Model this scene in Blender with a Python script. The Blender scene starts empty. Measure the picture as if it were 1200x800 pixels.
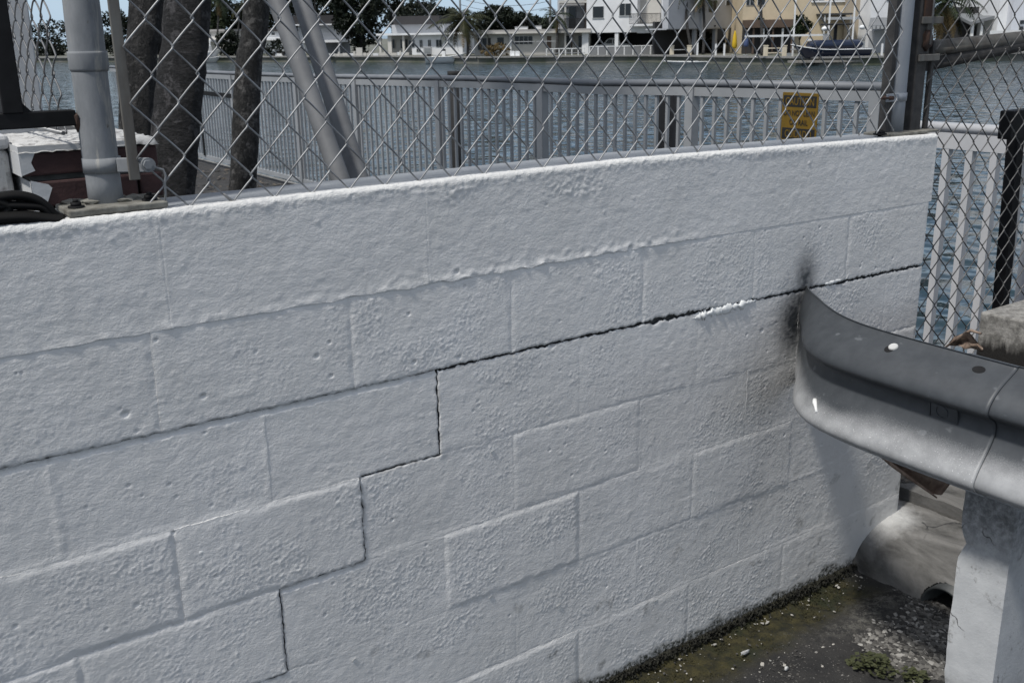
import bpy, bmesh, math, random
import numpy as np
from mathutils import Vector, Matrix

# ------------------------------------------------------------------ camera, light
scene = bpy.context.scene
COL = scene.collection
RW = np.array([[0.817356, -0.575901, -0.01635], [-0.179135, -0.227063, -0.957263], [0.547577, 0.785354, -0.288755]])
CW = np.array([-0.69362, -1.87189, 0.71653])
F = 1200.0                                   # focal length in pixels of a 1200 px wide picture
cam = bpy.data.cameras.new('camera')
cam_ob = bpy.data.objects.new('camera', cam)
COL.objects.link(cam_ob)
m = Matrix.Identity(4)
for i in range(3):
    m[i][0] = RW[0][i]; m[i][1] = -RW[1][i]; m[i][2] = -RW[2][i]; m[i][3] = CW[i]
cam_ob.matrix_world = m
cam.sensor_width = 36; cam.lens = 36.0
cam.clip_start = 0.05; cam.clip_end = 3000
cam.dof.use_dof = True; cam.dof.focus_distance = 2.35; cam.dof.aperture_fstop = 17
scene.camera = cam_ob

SUN = Vector((-0.50, -0.095, 0.86)).normalized()      # direction towards the sun
world = bpy.data.worlds.new('World'); scene.world = world; world.use_nodes = True
nt = world.node_tree; nt.nodes.clear()
wo = nt.nodes.new('ShaderNodeOutputWorld'); bg = nt.nodes.new('ShaderNodeBackground'); sky = nt.nodes.new('ShaderNodeTexSky')
sky.sky_type = 'NISHITA'; sky.sun_disc = False
sky.sun_elevation = math.asin(SUN.z); sky.sun_rotation = math.atan2(SUN.x, SUN.y)
sky.air_density = 1.0; sky.dust_density = 0.35; sky.ozone_density = 1.0
bg.inputs['Strength'].default_value = 0.13
# thin broken cloud and pale haze over the whole sky
tc = nt.nodes.new('ShaderNodeTexCoord'); mp = nt.nodes.new('ShaderNodeMapping'); mp.inputs['Scale'].default_value = (1, 1, 2.6)
nz = nt.nodes.new('ShaderNodeTexNoise'); nz.inputs['Scale'].default_value = 2.3; nz.inputs['Detail'].default_value = 7; nz.inputs['Roughness'].default_value = .6
rp_ = nt.nodes.new('ShaderNodeValToRGB'); rp_.color_ramp.elements[0].position = .38; rp_.color_ramp.elements[1].position = .62
rp_.color_ramp.elements[0].color = (.16, .16, .16, 1); rp_.color_ramp.elements[1].color = (.97, .97, .97, 1)
mxs = nt.nodes.new('ShaderNodeMix'); mxs.data_type = 'RGBA'; mxs.inputs[7].default_value = (4.5, 4.45, 4.4, 1)
nt.links.new(tc.outputs['Generated'], mp.inputs['Vector']); nt.links.new(mp.outputs[0], nz.inputs['Vector']); nt.links.new(nz.outputs[0], rp_.inputs[0])
nt.links.new(rp_.outputs[0], mxs.inputs[0]); nt.links.new(sky.outputs[0], mxs.inputs[6]); 
sz = nt.nodes.new('ShaderNodeSeparateXYZ'); nt.links.new(tc.outputs['Generated'], sz.inputs[0])
mr = nt.nodes.new('ShaderNodeMapRange'); mr.interpolation_type = 'SMOOTHSTEP'
for k_, v_ in ((1, -.02), (2, .32), (3, .88), (4, 0.0)): mr.inputs[k_].default_value = v_
nt.links.new(sz.outputs[2], mr.inputs[0])
mx2 = nt.nodes.new('ShaderNodeMix'); mx2.data_type = 'RGBA'; mx2.inputs[7].default_value = (2.7, 3.75, 4.9, 1)
nt.links.new(mr.outputs[0], mx2.inputs[0]); nt.links.new(mxs.outputs[2], mx2.inputs[6]); nt.links.new(mx2.outputs[2], bg.inputs[0]); nt.links.new(bg.outputs[0], wo.inputs[0])
sl = bpy.data.lights.new('sun', 'SUN'); sl.energy = 3.0; sl.angle = math.radians(5.0); sl.color = (1.0, 0.965, 0.91)
so = bpy.data.objects.new('sun', sl); COL.objects.link(so)
so.rotation_euler = SUN.to_track_quat('Z', 'Y').to_euler(); so.location = (-6, -4, 9)
scene.view_settings.view_transform = 'Standard'
scene.view_settings.look = 'None'
scene.view_settings.exposure = 0.27
scene.view_settings.gamma = 1.0
scene.render.engine = 'CYCLES'
scene.cycles.max_bounces = 6

# ------------------------------------------------------------------ unprojection on to known planes
def ray(x, y): return RW.T @ np.array([(x-600)/F, (y-400)/F, 1.0])
def onX(x, y, v): d = ray(x, y); return CW + d*((v-CW[0])/d[0])
def onY(x, y, v): d = ray(x, y); return CW + d*((v-CW[1])/d[1])
def onZ(x, y, v): d = ray(x, y); return CW + d*((v-CW[2])/d[2])
def at(x, y, d): return CW + ray(x, y)*d
RH = np.array([RW[0][0], RW[0][1], 0]); RH /= np.linalg.norm(RH)
BH = np.array([-RH[1], RH[0], 0])
UP = np.array([0, 0, 1.0])
G = -1.025                                    # ground level, z = 0 is the long crack in the wall
WATER = -2.7

# ------------------------------------------------------------------ object helpers
def build(name, verts, faces, mat=None, parent=None, smooth=False, mats=None, fmat=None):
    me = bpy.data.meshes.new(name)
    off = np.zeros(3)
    p = parent
    while p is not None:
        off += np.array(p.location); p = p.parent
    v = np.asarray(verts, float).reshape(-1, 3) - off
    me.from_pydata(v.tolist(), [], faces if isinstance(faces, list) else faces.tolist())
    for mm in (mats or ([mat] if mat else [])): me.materials.append(mm)
    if fmat is not None: me.polygons.foreach_set('material_index', np.asarray(fmat, np.int32))
    if smooth is True: me.polygons.foreach_set('use_smooth', np.ones(len(me.polygons), bool))
    elif smooth is not False: me.polygons.foreach_set('use_smooth', np.asarray(smooth, bool))
    me.update()
    o = bpy.data.objects.new(name, me); COL.objects.link(o)
    if parent is not None: o.parent = parent
    return o

def tag(o, label=None, cat=None, group=None, kind=None):
    if label: o['label'] = label
    if cat: o['category'] = cat
    if group: o['group'] = group
    if kind: o['kind'] = kind
    return o

def thing(name, label, cat, loc=(0, 0, 0), group=None):
    o = bpy.data.objects.new(name, None); COL.objects.link(o)
    o.location = tuple(float(c) for c in loc); o.empty_display_size = 0.1
    return tag(o, label, cat, group)

class MB:
    def __init__(s): s.v = []; s.f = []; s.s = []
    def add(s, verts, faces, smooth=False):
        n = len(s.v); s.v.extend([tuple(map(float, q)) for q in verts])
        s.f.extend([tuple(int(i)+n for i in f) for f in faces]); s.s.extend([smooth]*len(faces)); return s
    def box(s, c, size, ax=None, bevel=0):
        c = np.asarray(c, float); h = np.asarray(size, float)/2
        ax = np.eye(3) if ax is None else np.asarray(ax, float)
        if bevel <= 0:
            vs = [c + ax.T @ (h*np.array(q)) for q in ((-1,-1,-1),(1,-1,-1),(1,1,-1),(-1,1,-1),(-1,-1,1),(1,-1,1),(1,1,1),(-1,1,1))]
            return s.add(vs, [(0,3,2,1),(4,5,6,7),(0,1,5,4),(1,2,6,5),(2,3,7,6),(3,0,4,7)])
        bm = bmesh.new(); bmesh.ops.create_cube(bm, size=1)
        bmesh.ops.scale(bm, vec=Vector(tuple(h*2)), verts=bm.verts)
        bmesh.ops.bevel(bm, geom=bm.edges[:], offset=bevel, segments=2, affect='EDGES', profile=0.5)
        bm.verts.ensure_lookup_table()
        vs = [c + ax.T @ np.array(v.co) for v in bm.verts]
        fs = [[v.index for v in f.verts] for f in bm.faces]
        bm.free(); return s.add(vs, fs)
    def box2(s, a, b, bevel=0):
        a = np.array(a, float); b = np.array(b, float)
        return s.box((a+b)/2, np.abs(b-a), bevel=bevel)
    def tube(s, path, r, n=8, cap=True, smooth=True, sx=1.0, up=None):
        P = [np.asarray(q, float) for q in path]; k = len(P)
        R = [r]*k if np.isscalar(r) else list(r)
        T = [P[min(i+1, k-1)] - P[max(i-1, 0)] for i in range(k)]
        T = [t/(np.linalg.norm(t)+1e-12) for t in T]
        a = np.array([0, 0, 1.0]) if up is None else np.asarray(up, float)
        if abs(T[0] @ a) > 0.95: a = np.array([1.0, 0, 0]) if abs(T[0][0]) < .9 else np.array([0, 1.0, 0])
        vs = []
        for i in range(k):
            u = np.cross(a, T[i]); u /= np.linalg.norm(u)+1e-12; w = np.cross(T[i], u)
            a = w
            for j in range(n):
                t = 2*math.pi*j/n
                vs.append(P[i] + R[i]*(math.cos(t)*u*sx + math.sin(t)*w))
        fs = [(i*n+j, i*n+(j+1) % n, (i+1)*n+(j+1) % n, (i+1)*n+j) for i in range(k-1) for j in range(n)]
        s.add(vs, fs, smooth)
        if cap:
            o = len(s.v)-len(vs)
            s.f.append(tuple(o+j for j in reversed(range(n)))); s.s.append(False)
            s.f.append(tuple(o+(k-1)*n+j for j in range(n))); s.s.append(False)
        return s
    def prism(s, poly, a, b):
        """poly: 3D points of one end; moved by a to b vector"""
        p = [np.asarray(q, float) for q in poly]; n = len(p)
        a = np.asarray(a, float); b = np.asarray(b, float)
        vs = [q+a for q in p] + [q+b for q in p]
        return s.add(vs, [tuple(range(n))[::-1], tuple(range(n, 2*n))] + [(i, (i+1) % n, n+(i+1) % n, n+i) for i in range(n)])
    def grid(s, pts, smooth=True, flip=False):
        pts = np.asarray(pts, float); r, c = pts.shape[:2]
        fs = []
        for i in range(r-1):
            for j in range(c-1):
                q = (i*c+j, i*c+j+1, (i+1)*c+j+1, (i+1)*c+j)
                fs.append(q[::-1] if flip else q)
        return s.add(pts.reshape(-1, 3), fs, smooth)
    def blob(s, c, rad, rough=.15, sub=1, seed=0, flat=1.0):
        bm = bmesh.new(); bmesh.ops.create_icosphere(bm, subdivisions=sub, radius=1)
        rr = random.Random(seed); c = np.asarray(c, float); rad = np.asarray(rad, float)*np.ones(3)
        vs = [c + np.array(v.co)*rad*(1+rr.uniform(-rough, rough)) for v in bm.verts]
        fs = [[v.index for v in f.verts] for f in bm.faces]; bm.free()
        return s.add(vs, fs, sub > 1)
    def out(s, name, mat, parent=None): return build(name, s.v, s.f, mat, parent, s.s)

def kids(o): return [c for c in bpy.data.objects if c.parent == o]
def dup(root, loc, rz=0.0, label=None, scale=1.0):
    r = root.copy(); COL.objects.link(r); r.location = tuple(map(float, loc)); r.rotation_euler = (0, 0, rz); r.scale = (scale,)*3
    if label: r['label'] = label
    for ch in kids(root):
        c = ch.copy(); COL.objects.link(c); c.parent = r
        for g in kids(ch):
            d = g.copy(); COL.objects.link(d); d.parent = c
    return r

# ------------------------------------------------------------------ noise (numpy gradient noise)
def perlin(x, y, seed=0):
    x = np.asarray(x, float); y = np.asarray(y, float)
    xi = np.floor(x).astype(np.int64); yi = np.floor(y).astype(np.int64)
    xf = x-xi; yf = y-yi
    def g(ix, iy, dx, dy):
        h = (ix*374761393 + iy*668265263 + seed*982451653) & 0xffffffff
        h = ((h ^ (h >> 13))*1274126177) & 0xffffffff
        h = h ^ (h >> 16)
        a = (h & 0xffff)/65536.0*2*np.pi
        return np.cos(a)*dx + np.sin(a)*dy
    u = xf*xf*xf*(xf*(xf*6-15)+10); v = yf*yf*yf*(yf*(yf*6-15)+10)
    a = g(xi, yi, xf, yf); b = g(xi+1, yi, xf-1, yf); c = g(xi, yi+1, xf, yf-1); d = g(xi+1, yi+1, xf-1, yf-1)
    return ((a*(1-u)+b*u)*(1-v) + (c*(1-u)+d*u)*v)*1.5
def fbm(x, y, seed=0, o=4):
    t = 0; a = 1; n = 0
    for i in range(o):
        t = t + a*perlin(x*2**i, y*2**i, seed+i*17); n += a; a *= .5
    return t/n
def sstep(a, b, x):
    t = np.clip((np.asarray(x, float)-a)/(b-a), 0, 1); return t*t*(3-2*t)

# ------------------------------------------------------------------ materials
def new_mat(name):
    mt = bpy.data.materials.new(name); mt.use_nodes = True
    n = mt.node_tree; b = n.nodes['Principled BSDF']
    return mt, n, b
def mix_rgb(n, fac, a, b, blend='MIX'):
    x = n.nodes.new('ShaderNodeMix'); x.data_type = 'RGBA'; x.blend_type = blend
    for s_, v in ((x.inputs[0], fac), (x.inputs[6], a), (x.inputs[7], b)):
        if hasattr(v, 'is_output'): n.links.new(v, s_)
        elif isinstance(v, (int, float)): s_.default_value = v
        else: s_.default_value = (*v, 1)
    return x.outputs[2]
def noise(n, scale, detail=4, rough=.55, vec=None, out=0, dist=0):
    t = n.nodes.new('ShaderNodeTexNoise'); t.inputs['Scale'].default_value = scale
    t.inputs['Detail'].default_value = detail; t.inputs['Roughness'].default_value = rough; t.inputs['Distortion'].default_value = dist
    if vec is None: vec = coords(n)
    n.links.new(vec, t.inputs['Vector']); return t.outputs[out]
def coords(n, kind='Object', scale=None):
    c = n.nodes.new('ShaderNodeTexCoord').outputs[kind]
    if scale:
        mp = n.nodes.new('ShaderNodeMapping'); mp.inputs['Scale'].default_value = scale
        n.links.new(c, mp.inputs['Vector']); c = mp.outputs[0]
    return c
def geo_pos(n, scale=None):
    c = n.nodes.new('ShaderNodeNewGeometry').outputs['Position']
    if scale:
        mp = n.nodes.new('ShaderNodeMapping'); mp.inputs['Scale'].default_value = scale
        n.links.new(c, mp.inputs['Vector']); c = mp.outputs[0]
    return c
def ramp(n, f, p0, p1, c0=(0, 0, 0), c1=(1, 1, 1)):
    r = n.nodes.new('ShaderNodeValToRGB'); r.color_ramp.elements[0].position = p0; r.color_ramp.elements[1].position = p1
    r.color_ramp.elements[0].color = (*c0, 1); r.color_ramp.elements[1].color = (*c1, 1)
    n.links.new(f, r.inputs[0]); return r.outputs[0]
def bump(n, b, h, strength=.3, dist=.002, prev=None):
    k = n.nodes.new('ShaderNodeBump'); k.inputs['Strength'].default_value = strength; k.inputs['Distance'].default_value = dist
    n.links.new(h, k.inputs['Height'])
    if prev is not None: n.links.new(prev, k.inputs['Normal'])
    n.links.new(k.outputs[0], b.inputs['Normal']); return k.outputs[0]
def mat(name, col, col2=None, scale=8, rough=.6, metal=0, bumps=0, bscale=60, bdist=.002, spec=.5, stretch=None, p=(.35, .65)):
    mt, n, b = new_mat(name)
    b.inputs['Roughness'].default_value = rough; b.inputs['Metallic'].default_value = metal
    b.inputs['Specular IOR Level'].default_value = spec
    if col2 is None: b.inputs['Base Color'].default_value = (*col, 1)
    else:
        f = ramp(n, noise(n, scale, 5, .6, geo_pos(n, stretch)), *p)
        n.links.new(mix_rgb(n, f, col, col2), b.inputs['Base Color'])
    if bumps: bump(n, b, noise(n, bscale, 4, .6, geo_pos(n)), bumps, bdist)
    return mt
def stain_mat(name, base, base2, rough=.62, bs=.25):
    """painted masonry; attribute 'stain': r dark grey for overspray, dark patches and crack shade, g mildew, b bare cement"""
    mt, n, b = new_mat(name)
    a = n.nodes.new('ShaderNodeAttribute'); a.attribute_name = 'stain'
    sp = n.nodes.new('ShaderNodeSeparateColor'); n.links.new(a.outputs['Color'], sp.inputs[0])
    pos = geo_pos(n)
    c = mix_rgb(n, ramp(n, noise(n, 3.5, 5, .6, pos), .35, .7), base, base2)
    c = mix_rgb(n, sp.outputs[0], c, (.055, .06, .066))
    c = mix_rgb(n, sp.outputs[2], c, (.30, .295, .28))
    mil = n.nodes.new('ShaderNodeMath'); mil.operation = 'MULTIPLY'
    n.links.new(sp.outputs[1], mil.inputs[0]); n.links.new(ramp(n, noise(n, 70, 5, .75, pos), .34, .56), mil.inputs[1])
    c = mix_rgb(n, mil.outputs[0], c, (.035, .038, .028))
    n.links.new(c, b.inputs['Base Color']); b.inputs['Roughness'].default_value = rough
    b.inputs['Specular IOR Level'].default_value = .35
    k = bump(n, b, noise(n, 330, 3, .65, pos), bs*1.6, .0016)
    bump(n, b, noise(n, 140, 4, .65, geo_pos(n, (.8, 1, 1.3))), bs*1.5, .0030, k)
    return mt

M = {}
M['paint'] = stain_mat('white_wall_paint', (.63, .625, .61), (.70, .695, .685))
M['lip'] = stain_mat('white_lip_paint', (.60, .60, .59), (.68, .68, .66), bs=.45)
M['cement_top'] = mat('old_grey_top', (.20, .215, .235), (.27, .285, .30), 9, .8, bumps=.3, bscale=150)
M['mortar'] = mat('dark_mortar', (.05, .05, .05), (.09, .09, .085), 30, .95)
M['flake'] = mat('white_paint_flake', (.78, .78, .76), (.70, .71, .70), 60, .6, bumps=.4, bscale=200)
M['post'] = None
M['galv'] = mat('galvanised_wire', (.29, .295, .30), (.17, .173, .178), 25, .46, .4)
M['galv_post'] = mat('galvanised_post', (.21, .23, .26), (.30, .32, .345), 11, .62, .12, bumps=.2, bscale=60, stretch=(1, 1, .3))
M['pipe'] = mat('dull_grey_pipe', (.085, .088, .093), (.125, .129, .134), 9, .7, .0, bumps=.15, bscale=60)
M['dull_wire'] = mat('dull_wire', (.16, .165, .17), (.10, .10, .105), 25, .5, .4)
M['blackwire'] = mat('weathered_black_wire', (.045, .045, .045), (.16, .155, .15), 30, .5, .25)
M['black_steel'] = mat('black_steel', (.006, .006, .0065), (.013, .013, .014), 20, .7, spec=.2)
M['rust'] = mat('rusty_steel', (.028, .018, .015), (.065, .032, .02), 30, .85, bumps=.4, bscale=120)
M['dark_steel'] = mat('dull_dark_steel', (.032, .032, .032), (.065, .062, .06), 25, .75, .0, spec=.3, bumps=.2, bscale=90)
M['bar'] = mat('weathered_flat_bar', (.14, .137, .125), (.085, .075, .065), 30, .75, .0, stretch=(1, 1, .3))
M['plate'] = mat('mortared_base_plate', (.22, .215, .19), (.10, .095, .08), 35, .85, bumps=.5, bscale=90)
M['rubber'] = mat('black_rubber', (.005, .005, .005), None, rough=.75, spec=.2)
M['brick'] = mat('dark_red_brick', (.036, .018, .018), (.058, .029, .028), 30, .9, bumps=.4, bscale=150)
M['white'] = mat('white_masonry_paint', (.54, .55, .555), (.44, .445, .45), 5, .7, bumps=.35, bscale=60)
M['chalk'] = mat('flaking_white_paint', (.50, .50, .49), (.20, .195, .19), 45, .8, bumps=.6, bscale=120, p=(.5, .66))
M['rail_alu'] = mat('shaded_aluminium_rail', (.23, .24, .25), (.29, .30, .31), 3, .5)  # white railing in tree shade; that shade is put into this darker grey
M['rail_top'] = mat('aluminium_cap_rail', (.12, .13, .145), (.17, .18, .195), 3, .55)
M['rail_white'] = mat('white_aluminium_rail', (.50, .50, .51), (.44, .445, .455), 3, .45)
M['pile'] = mat('tarred_pile', (.010, .010, .011), (.022, .021, .02), 12, .8, bumps=.4, bscale=40)
M['conc'] = mat('weathered_concrete', (.27, .265, .255), (.15, .148, .14), 9, .9, bumps=.5, bscale=80)
M['conc_white'] = mat('whitewashed_concrete', (.60, .60, .59), (.42, .42, .41), 7, .85, bumps=.4, bscale=60)
M['dead'] = mat('dead_palm_sheath', (.26, .195, .15), (.12, .08, .06), 14, .75, bumps=.5, bscale=60, stretch=(1, 3, 1))
M['plastic'] = mat('grey_plastic_pipe', (.055, .06, .06), (.035, .037, .037), 20, .5)

def post_weather():
    mt, n, b = new_mat('weathered_post_zinc'); pos = geo_pos(n)
    c = mix_rgb(n, ramp(n, noise(n, 16, 6, .65, geo_pos(n, (1, 1, .35))), .35, .68), (.15, .16, .172), (.26, .27, .28))
    c = mix_rgb(n, ramp(n, noise(n, 20, 6, .75, geo_pos(n, (1.4, 1.4, .22)), dist=.4), .56, .63), c, (.31, .305, .285))
    c = mix_rgb(n, ramp(n, noise(n, 34, 4, .7, geo_pos(n, (1, 1, .5))), .68, .73), c, (.11, .095, .08))
    n.links.new(c, b.inputs['Base Color']); b.inputs['Roughness'].default_value = .78; b.inputs['Specular IOR Level'].default_value = .25
    bump(n, b, noise(n, 70, 5, .7, geo_pos(n, (1, 1, .5))), .3, .002); return mt
M['post'] = post_weather()
# ------------------------------------------------------------------ GROUND, WATER, FAR SHORE
def ground_mat():
    mt, n, b = new_mat('dark_asphalt')
    pos = geo_pos(n)
    a = n.nodes.new('ShaderNodeAttribute'); a.attribute_name = 'stain'
    sp = n.nodes.new('ShaderNodeSeparateColor'); n.links.new(a.outputs['Color'], sp.inputs[0])
    c = mix_rgb(n, ramp(n, noise(n, 9, 5, .65, pos), .35, .7), (.017, .017, .018), (.045, .043, .041))
    v = n.nodes.new('ShaderNodeTexVoronoi'); v.inputs['Scale'].default_value = 130; n.links.new(pos, v.inputs['Vector'])
    chip = ramp(n, v.outputs['Distance'], .16, .26, (1, 1, 1), (0, 0, 0))
    pick = ramp(n, v.outputs['Color'], .62, .70)
    mm = n.nodes.new('ShaderNodeMath'); mm.operation = 'MULTIPLY'; n.links.new(chip, mm.inputs[0]); n.links.new(pick, mm.inputs[1])
    c = mix_rgb(n, mm.outputs[0], c, (.16, .155, .145))
    moss = mix_rgb(n, ramp(n, noise(n, 26, 6, .7, pos), .36, .62), (.007, .008, .002), (.060, .051, .014))
    moss = mix_rgb(n, ramp(n, noise(n, 9, 4, .6, pos, dist=.6), .52, .66), moss, (.018, .022, .005))
    c = mix_rgb(n, sp.outputs[0], c, moss)
    sm_ = n.nodes.new('ShaderNodeMath'); sm_.operation = 'MULTIPLY'; n.links.new(sp.outputs[1], sm_.inputs[0]); n.links.new(ramp(n, noise(n, 40, 6, .8, pos), .46, .55), sm_.inputs[1])
    c = mix_rgb(n, sm_.outputs[0], c, mix_rgb(n, ramp(n, noise(n, 90, 5, .7, pos), .35, .65), (.07, .066, .055), (.19, .185, .165)))
    n.links.new(c, b.inputs['Base Color']); b.inputs['Roughness'].default_value = .95
    k = bump(n, b, noise(n, 240, 4, .75, pos), .9, .006)
    bump(n, b, noise(n, 90, 5, .75, pos), .8, .010, k)
    return mt
M['ground'] = ground_mat()

def set_stain(o, rgb):
    at_ = o.data.color_attributes.new('stain', 'FLOAT_COLOR', 'POINT')
    c = np.ones((len(rgb), 4), np.float32); c[:, :3] = rgb
    at_.data.foreach_set('color', c.ravel())

def axis_pts(lo, hi, a, b, fine, grow=1.35):
    mid = list(np.arange(a, b, fine))
    L = []; x = a; st = fine
    while x > lo: st *= grow; x -= st; L.append(max(x, lo))
    Rr = []; x = mid[-1]; st = fine
    while x < hi: st *= grow; x += st; Rr.append(min(x, hi))
    return np.array(L[::-1]+mid+Rr)

def make_ground():
    V = []; Fc = []; S = []
    for (xs, ys) in ((axis_pts(-400, 3.42, .75, 2.6, .012), axis_pts(-400, 1.5, -.85, .16, .012)),
                     (axis_pts(-400, 4.36, 0, 4, .25), axis_pts(1.5, 400, 1.5, 16, .3))):
        X, Y = np.meshgrid(xs, ys)
        near = np.exp(-(np.maximum(0, np.abs(X-1.6)-1.4)**2 + np.maximum(0, np.abs(Y+.3)-.7)**2)*6)
        strip = 1-sstep(.10, .22, -Y + .05*fbm(X*4, Y*4, 3))          # mossy gutter beside the wall
        strip = strip*sstep(-.03, 0.0, -Y+.02)*(1-sstep(1.85, 2.0, X))
        silt = np.exp(-((Y+.20+.04*perlin(X*5, Y*5, 8))/.045)**2)*sstep(1.45, 1.75, X)*(1-sstep(1.95, 2.05, X))
        silt = np.maximum(silt*.9, sstep(.25, .5, fbm(X*9, Y*9, 44))*strip*.35)
        Z = G + near*(.012*fbm(X*6, Y*6, 5) + .006*fbm(X*30, Y*30, 6, 3)) - .012*strip*near + .012*silt
        Z = Z + .022*np.exp(-(np.maximum(0, Y*-1)/.022)**2)*near*(Y < .02)
        o = len(V); c = len(xs)
        V += np.stack([X, Y, Z], -1).reshape(-1, 3).tolist()
        i, j = np.meshgrid(np.arange(len(ys)-1), np.arange(c-1), indexing='ij')
        q = (i*c+j+o).ravel(); Fc += np.stack([q, q+1, q+c+1, q+c], 1).tolist()
        S.append(np.stack([strip.ravel()*near.ravel(), silt.ravel(), 0*silt.ravel()], 1))
    o = build('ground', V, Fc, M['ground'], smooth=True)
    set_stain(o, np.concatenate(S)); tag(o, kind='structure')
make_ground()
def ground_z(x, y): return G

b = MB(); b.box2((3.38, -60, -6), (3.50, 1.46, G-.004)); b.box2((4.30, 1.44, -6), (4.44, 90, G-.004)); b.box2((3.50, 1.44, -6), (4.30, 1.56, G-.006))
tag(b.out('seawall', M['conc']), kind='structure')

def water_mat():
    mt, n, b = new_mat('canal_water')
    b.inputs['Base Color'].default_value = (.014, .032, .042, 1); b.inputs['Roughness'].default_value = .06
    b.inputs['IOR'].default_value = 1.33
    def wav(scale, sx, sy, rot, det):
        mp = n.nodes.new('ShaderNodeMapping'); mp.inputs['Rotation'].default_value = (0, 0, rot); mp.inputs['Scale'].default_value = (sx, sy, 1)
        mp.vector_type = 'TEXTURE' if False else 'POINT'
        n.links.new(geo_pos(n), mp.inputs['Vector']); return noise(n, scale, det, .55, mp.outputs[0])
    A = math.atan2(-RH[1], RH[0])
    k = bump(n, b, wav(1.0, 1.25, 1.0, A, 1), 1.0, .36)
    k = bump(n, b, wav(1.0, 2.0, 4.2, A+.25, 2), 1.0, .035, k)
    bump(n, b, wav(1.0, .12, .30, A-.15, 2), 1.0, .30, k)
    return mt
M['water'] = water_mat()
b = MB(); b.add([(3.0, -1200, WATER), (2500, -1200, WATER), (2500, 2500, WATER), (3.0, 2500, WATER)], [(0, 1, 2, 3)])
tag(b.out('water', M['water']), kind='structure')

# ------------------------------------------------------------------ THE BLOCK WALL
BL = .4064; BHt = .2032; WT = .14; XE = 2.215
HALF = BL/2
wall = thing('block_wall', 'long white painted concrete block wall with a stair-step crack across its face', 'wall', (0, 0, G))
PITS = []
for (x, y, r, d) in [(147, 485, 7, 6), (238, 464, 5, 8), (371, 417, 5, 7), (388, 440, 4, 6), (485, 424, 4.5, 9), (538, 418, 4.5, 6), (452, 570, 4, 3), (151, 569, 4, 3),
                     (207, 582, 3, 4), (893, 385, 7, 4), (919, 508, 4, 5), (738, 290, 6, 7), (535, 318, 5, 6), (640, 240, 4, 2), (1008, 308, 4, 5), (1026, 309, 4, 5),
                     (381, 720, 4, 4), (431, 727, 3, 5), (395, 584, 4, 3), (203, 624, 4, 5), (300, 412, 4, 3), (560, 470, 4, 3), (705, 408, 4, 3), (662, 520, 4, 3),
                     (648, 404, 7, 14), (160, 505, 4, 3), (875, 390, 4, 3), (18, 733, 4, 4), (132, 755, 6, 4), (160, 708, 6, 3)]:
    p = onY(x, y, 0); PITS.append((p[0], p[2], r*.001, d*.001))
rp_s = random.Random(77)
for i in range(80):
    PITS.append((rp_s.uniform(-.5, 2.1), rp_s.uniform(-.38, .19) if i < 55 else rp_s.uniform(-1, -.4), rp_s.uniform(.0018, .0038), rp_s.uniform(.002, .006)))
BUMPS = []
for (x, y, r, d) in [(948, 186, 4, 5), (130, 280, 3, 3), (372, 260, 3, 3), (235, 684, 4, 2), (892, 540, 4, 2), (640, 610, 10, 3), (846, 300, 5, 3), (700, 320, 6, 3)]:
    p = onY(x, y, 0); BUMPS.append((p[0], p[2], r*.0012, d*.0004))
def seg_px(a, b): 
    p = onY(*a, 0); q = onY(*b, 0); return (p[0], p[2], q[0], q[2])
SPRAY_DARK = [(onY(931, 372, 0), .085, .15, 1.2), (onY(943, 325, 0), .062, .105, 1.1), (onY(940, 348, 0), .075, .06, 1.1), (onY(905, 470, 0), .15, .24, .30), (onY(925, 430, 0), .08, .16, .38), (onY(880, 560, 0), .12, .16, .16), (onY(1000, 420, 0), .30, .30, .14)]  # overspray at the wing end, plus fainter wide dark patches below it

def relief(u, v, sm):
    """relief of the paint film, metres towards the viewer; sm: 0 rough block .. 1 trowelled"""
    c, s = math.cos(.55), math.sin(.55)
    a = u*c + v*s; b_ = -u*s + v*c
    mask = sstep(-.45, .35, fbm(u*7, v*7, 21, 3))*.85 + .15
    wx = .003*perlin(u*60, v*60, 90); wy = .003*perlin(u*60, v*60, 91)
    n1 = perlin((a+wx)*105, (b_+wy)*165, 31)
    n2 = perlin((a+wx)*165, (b_-wy)*240, 32)
    rough = np.maximum(0, n1+.05)**1.1*.0011 + np.maximum(0, n2+.10)**1.1*.0009
    spots = np.maximum(0, perlin(u*80, v*95, 41)-.45)*.005
    h = (rough*mask + spots*mask*.6)*(1-sm) + .0010*fbm(u*5, v*6, 11, 3) + .0006*fbm(u*35, v*35, 12, 2)
    h = h + sm*(.00014*perlin(u*14, v*95, 51) + .00022*perlin(u*45, v*190, 52) + .0009*np.maximum(0, perlin(u*28, v*34, 53)-.2) + .0018*np.maximum(0, perlin(u*75, v*75, 54)-.5))
    for (x, z, r, d) in PITS:
        q = ((u-x)**2*.7+(v-z)**2)/r**2; h = h - d*np.exp(-q*2.2) 
    for (x, z, r, d) in BUMPS:
        q = ((u-x)**2+(v-z)**2)/r**2; h = h + d*np.exp(-q**2)
    return h

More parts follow.
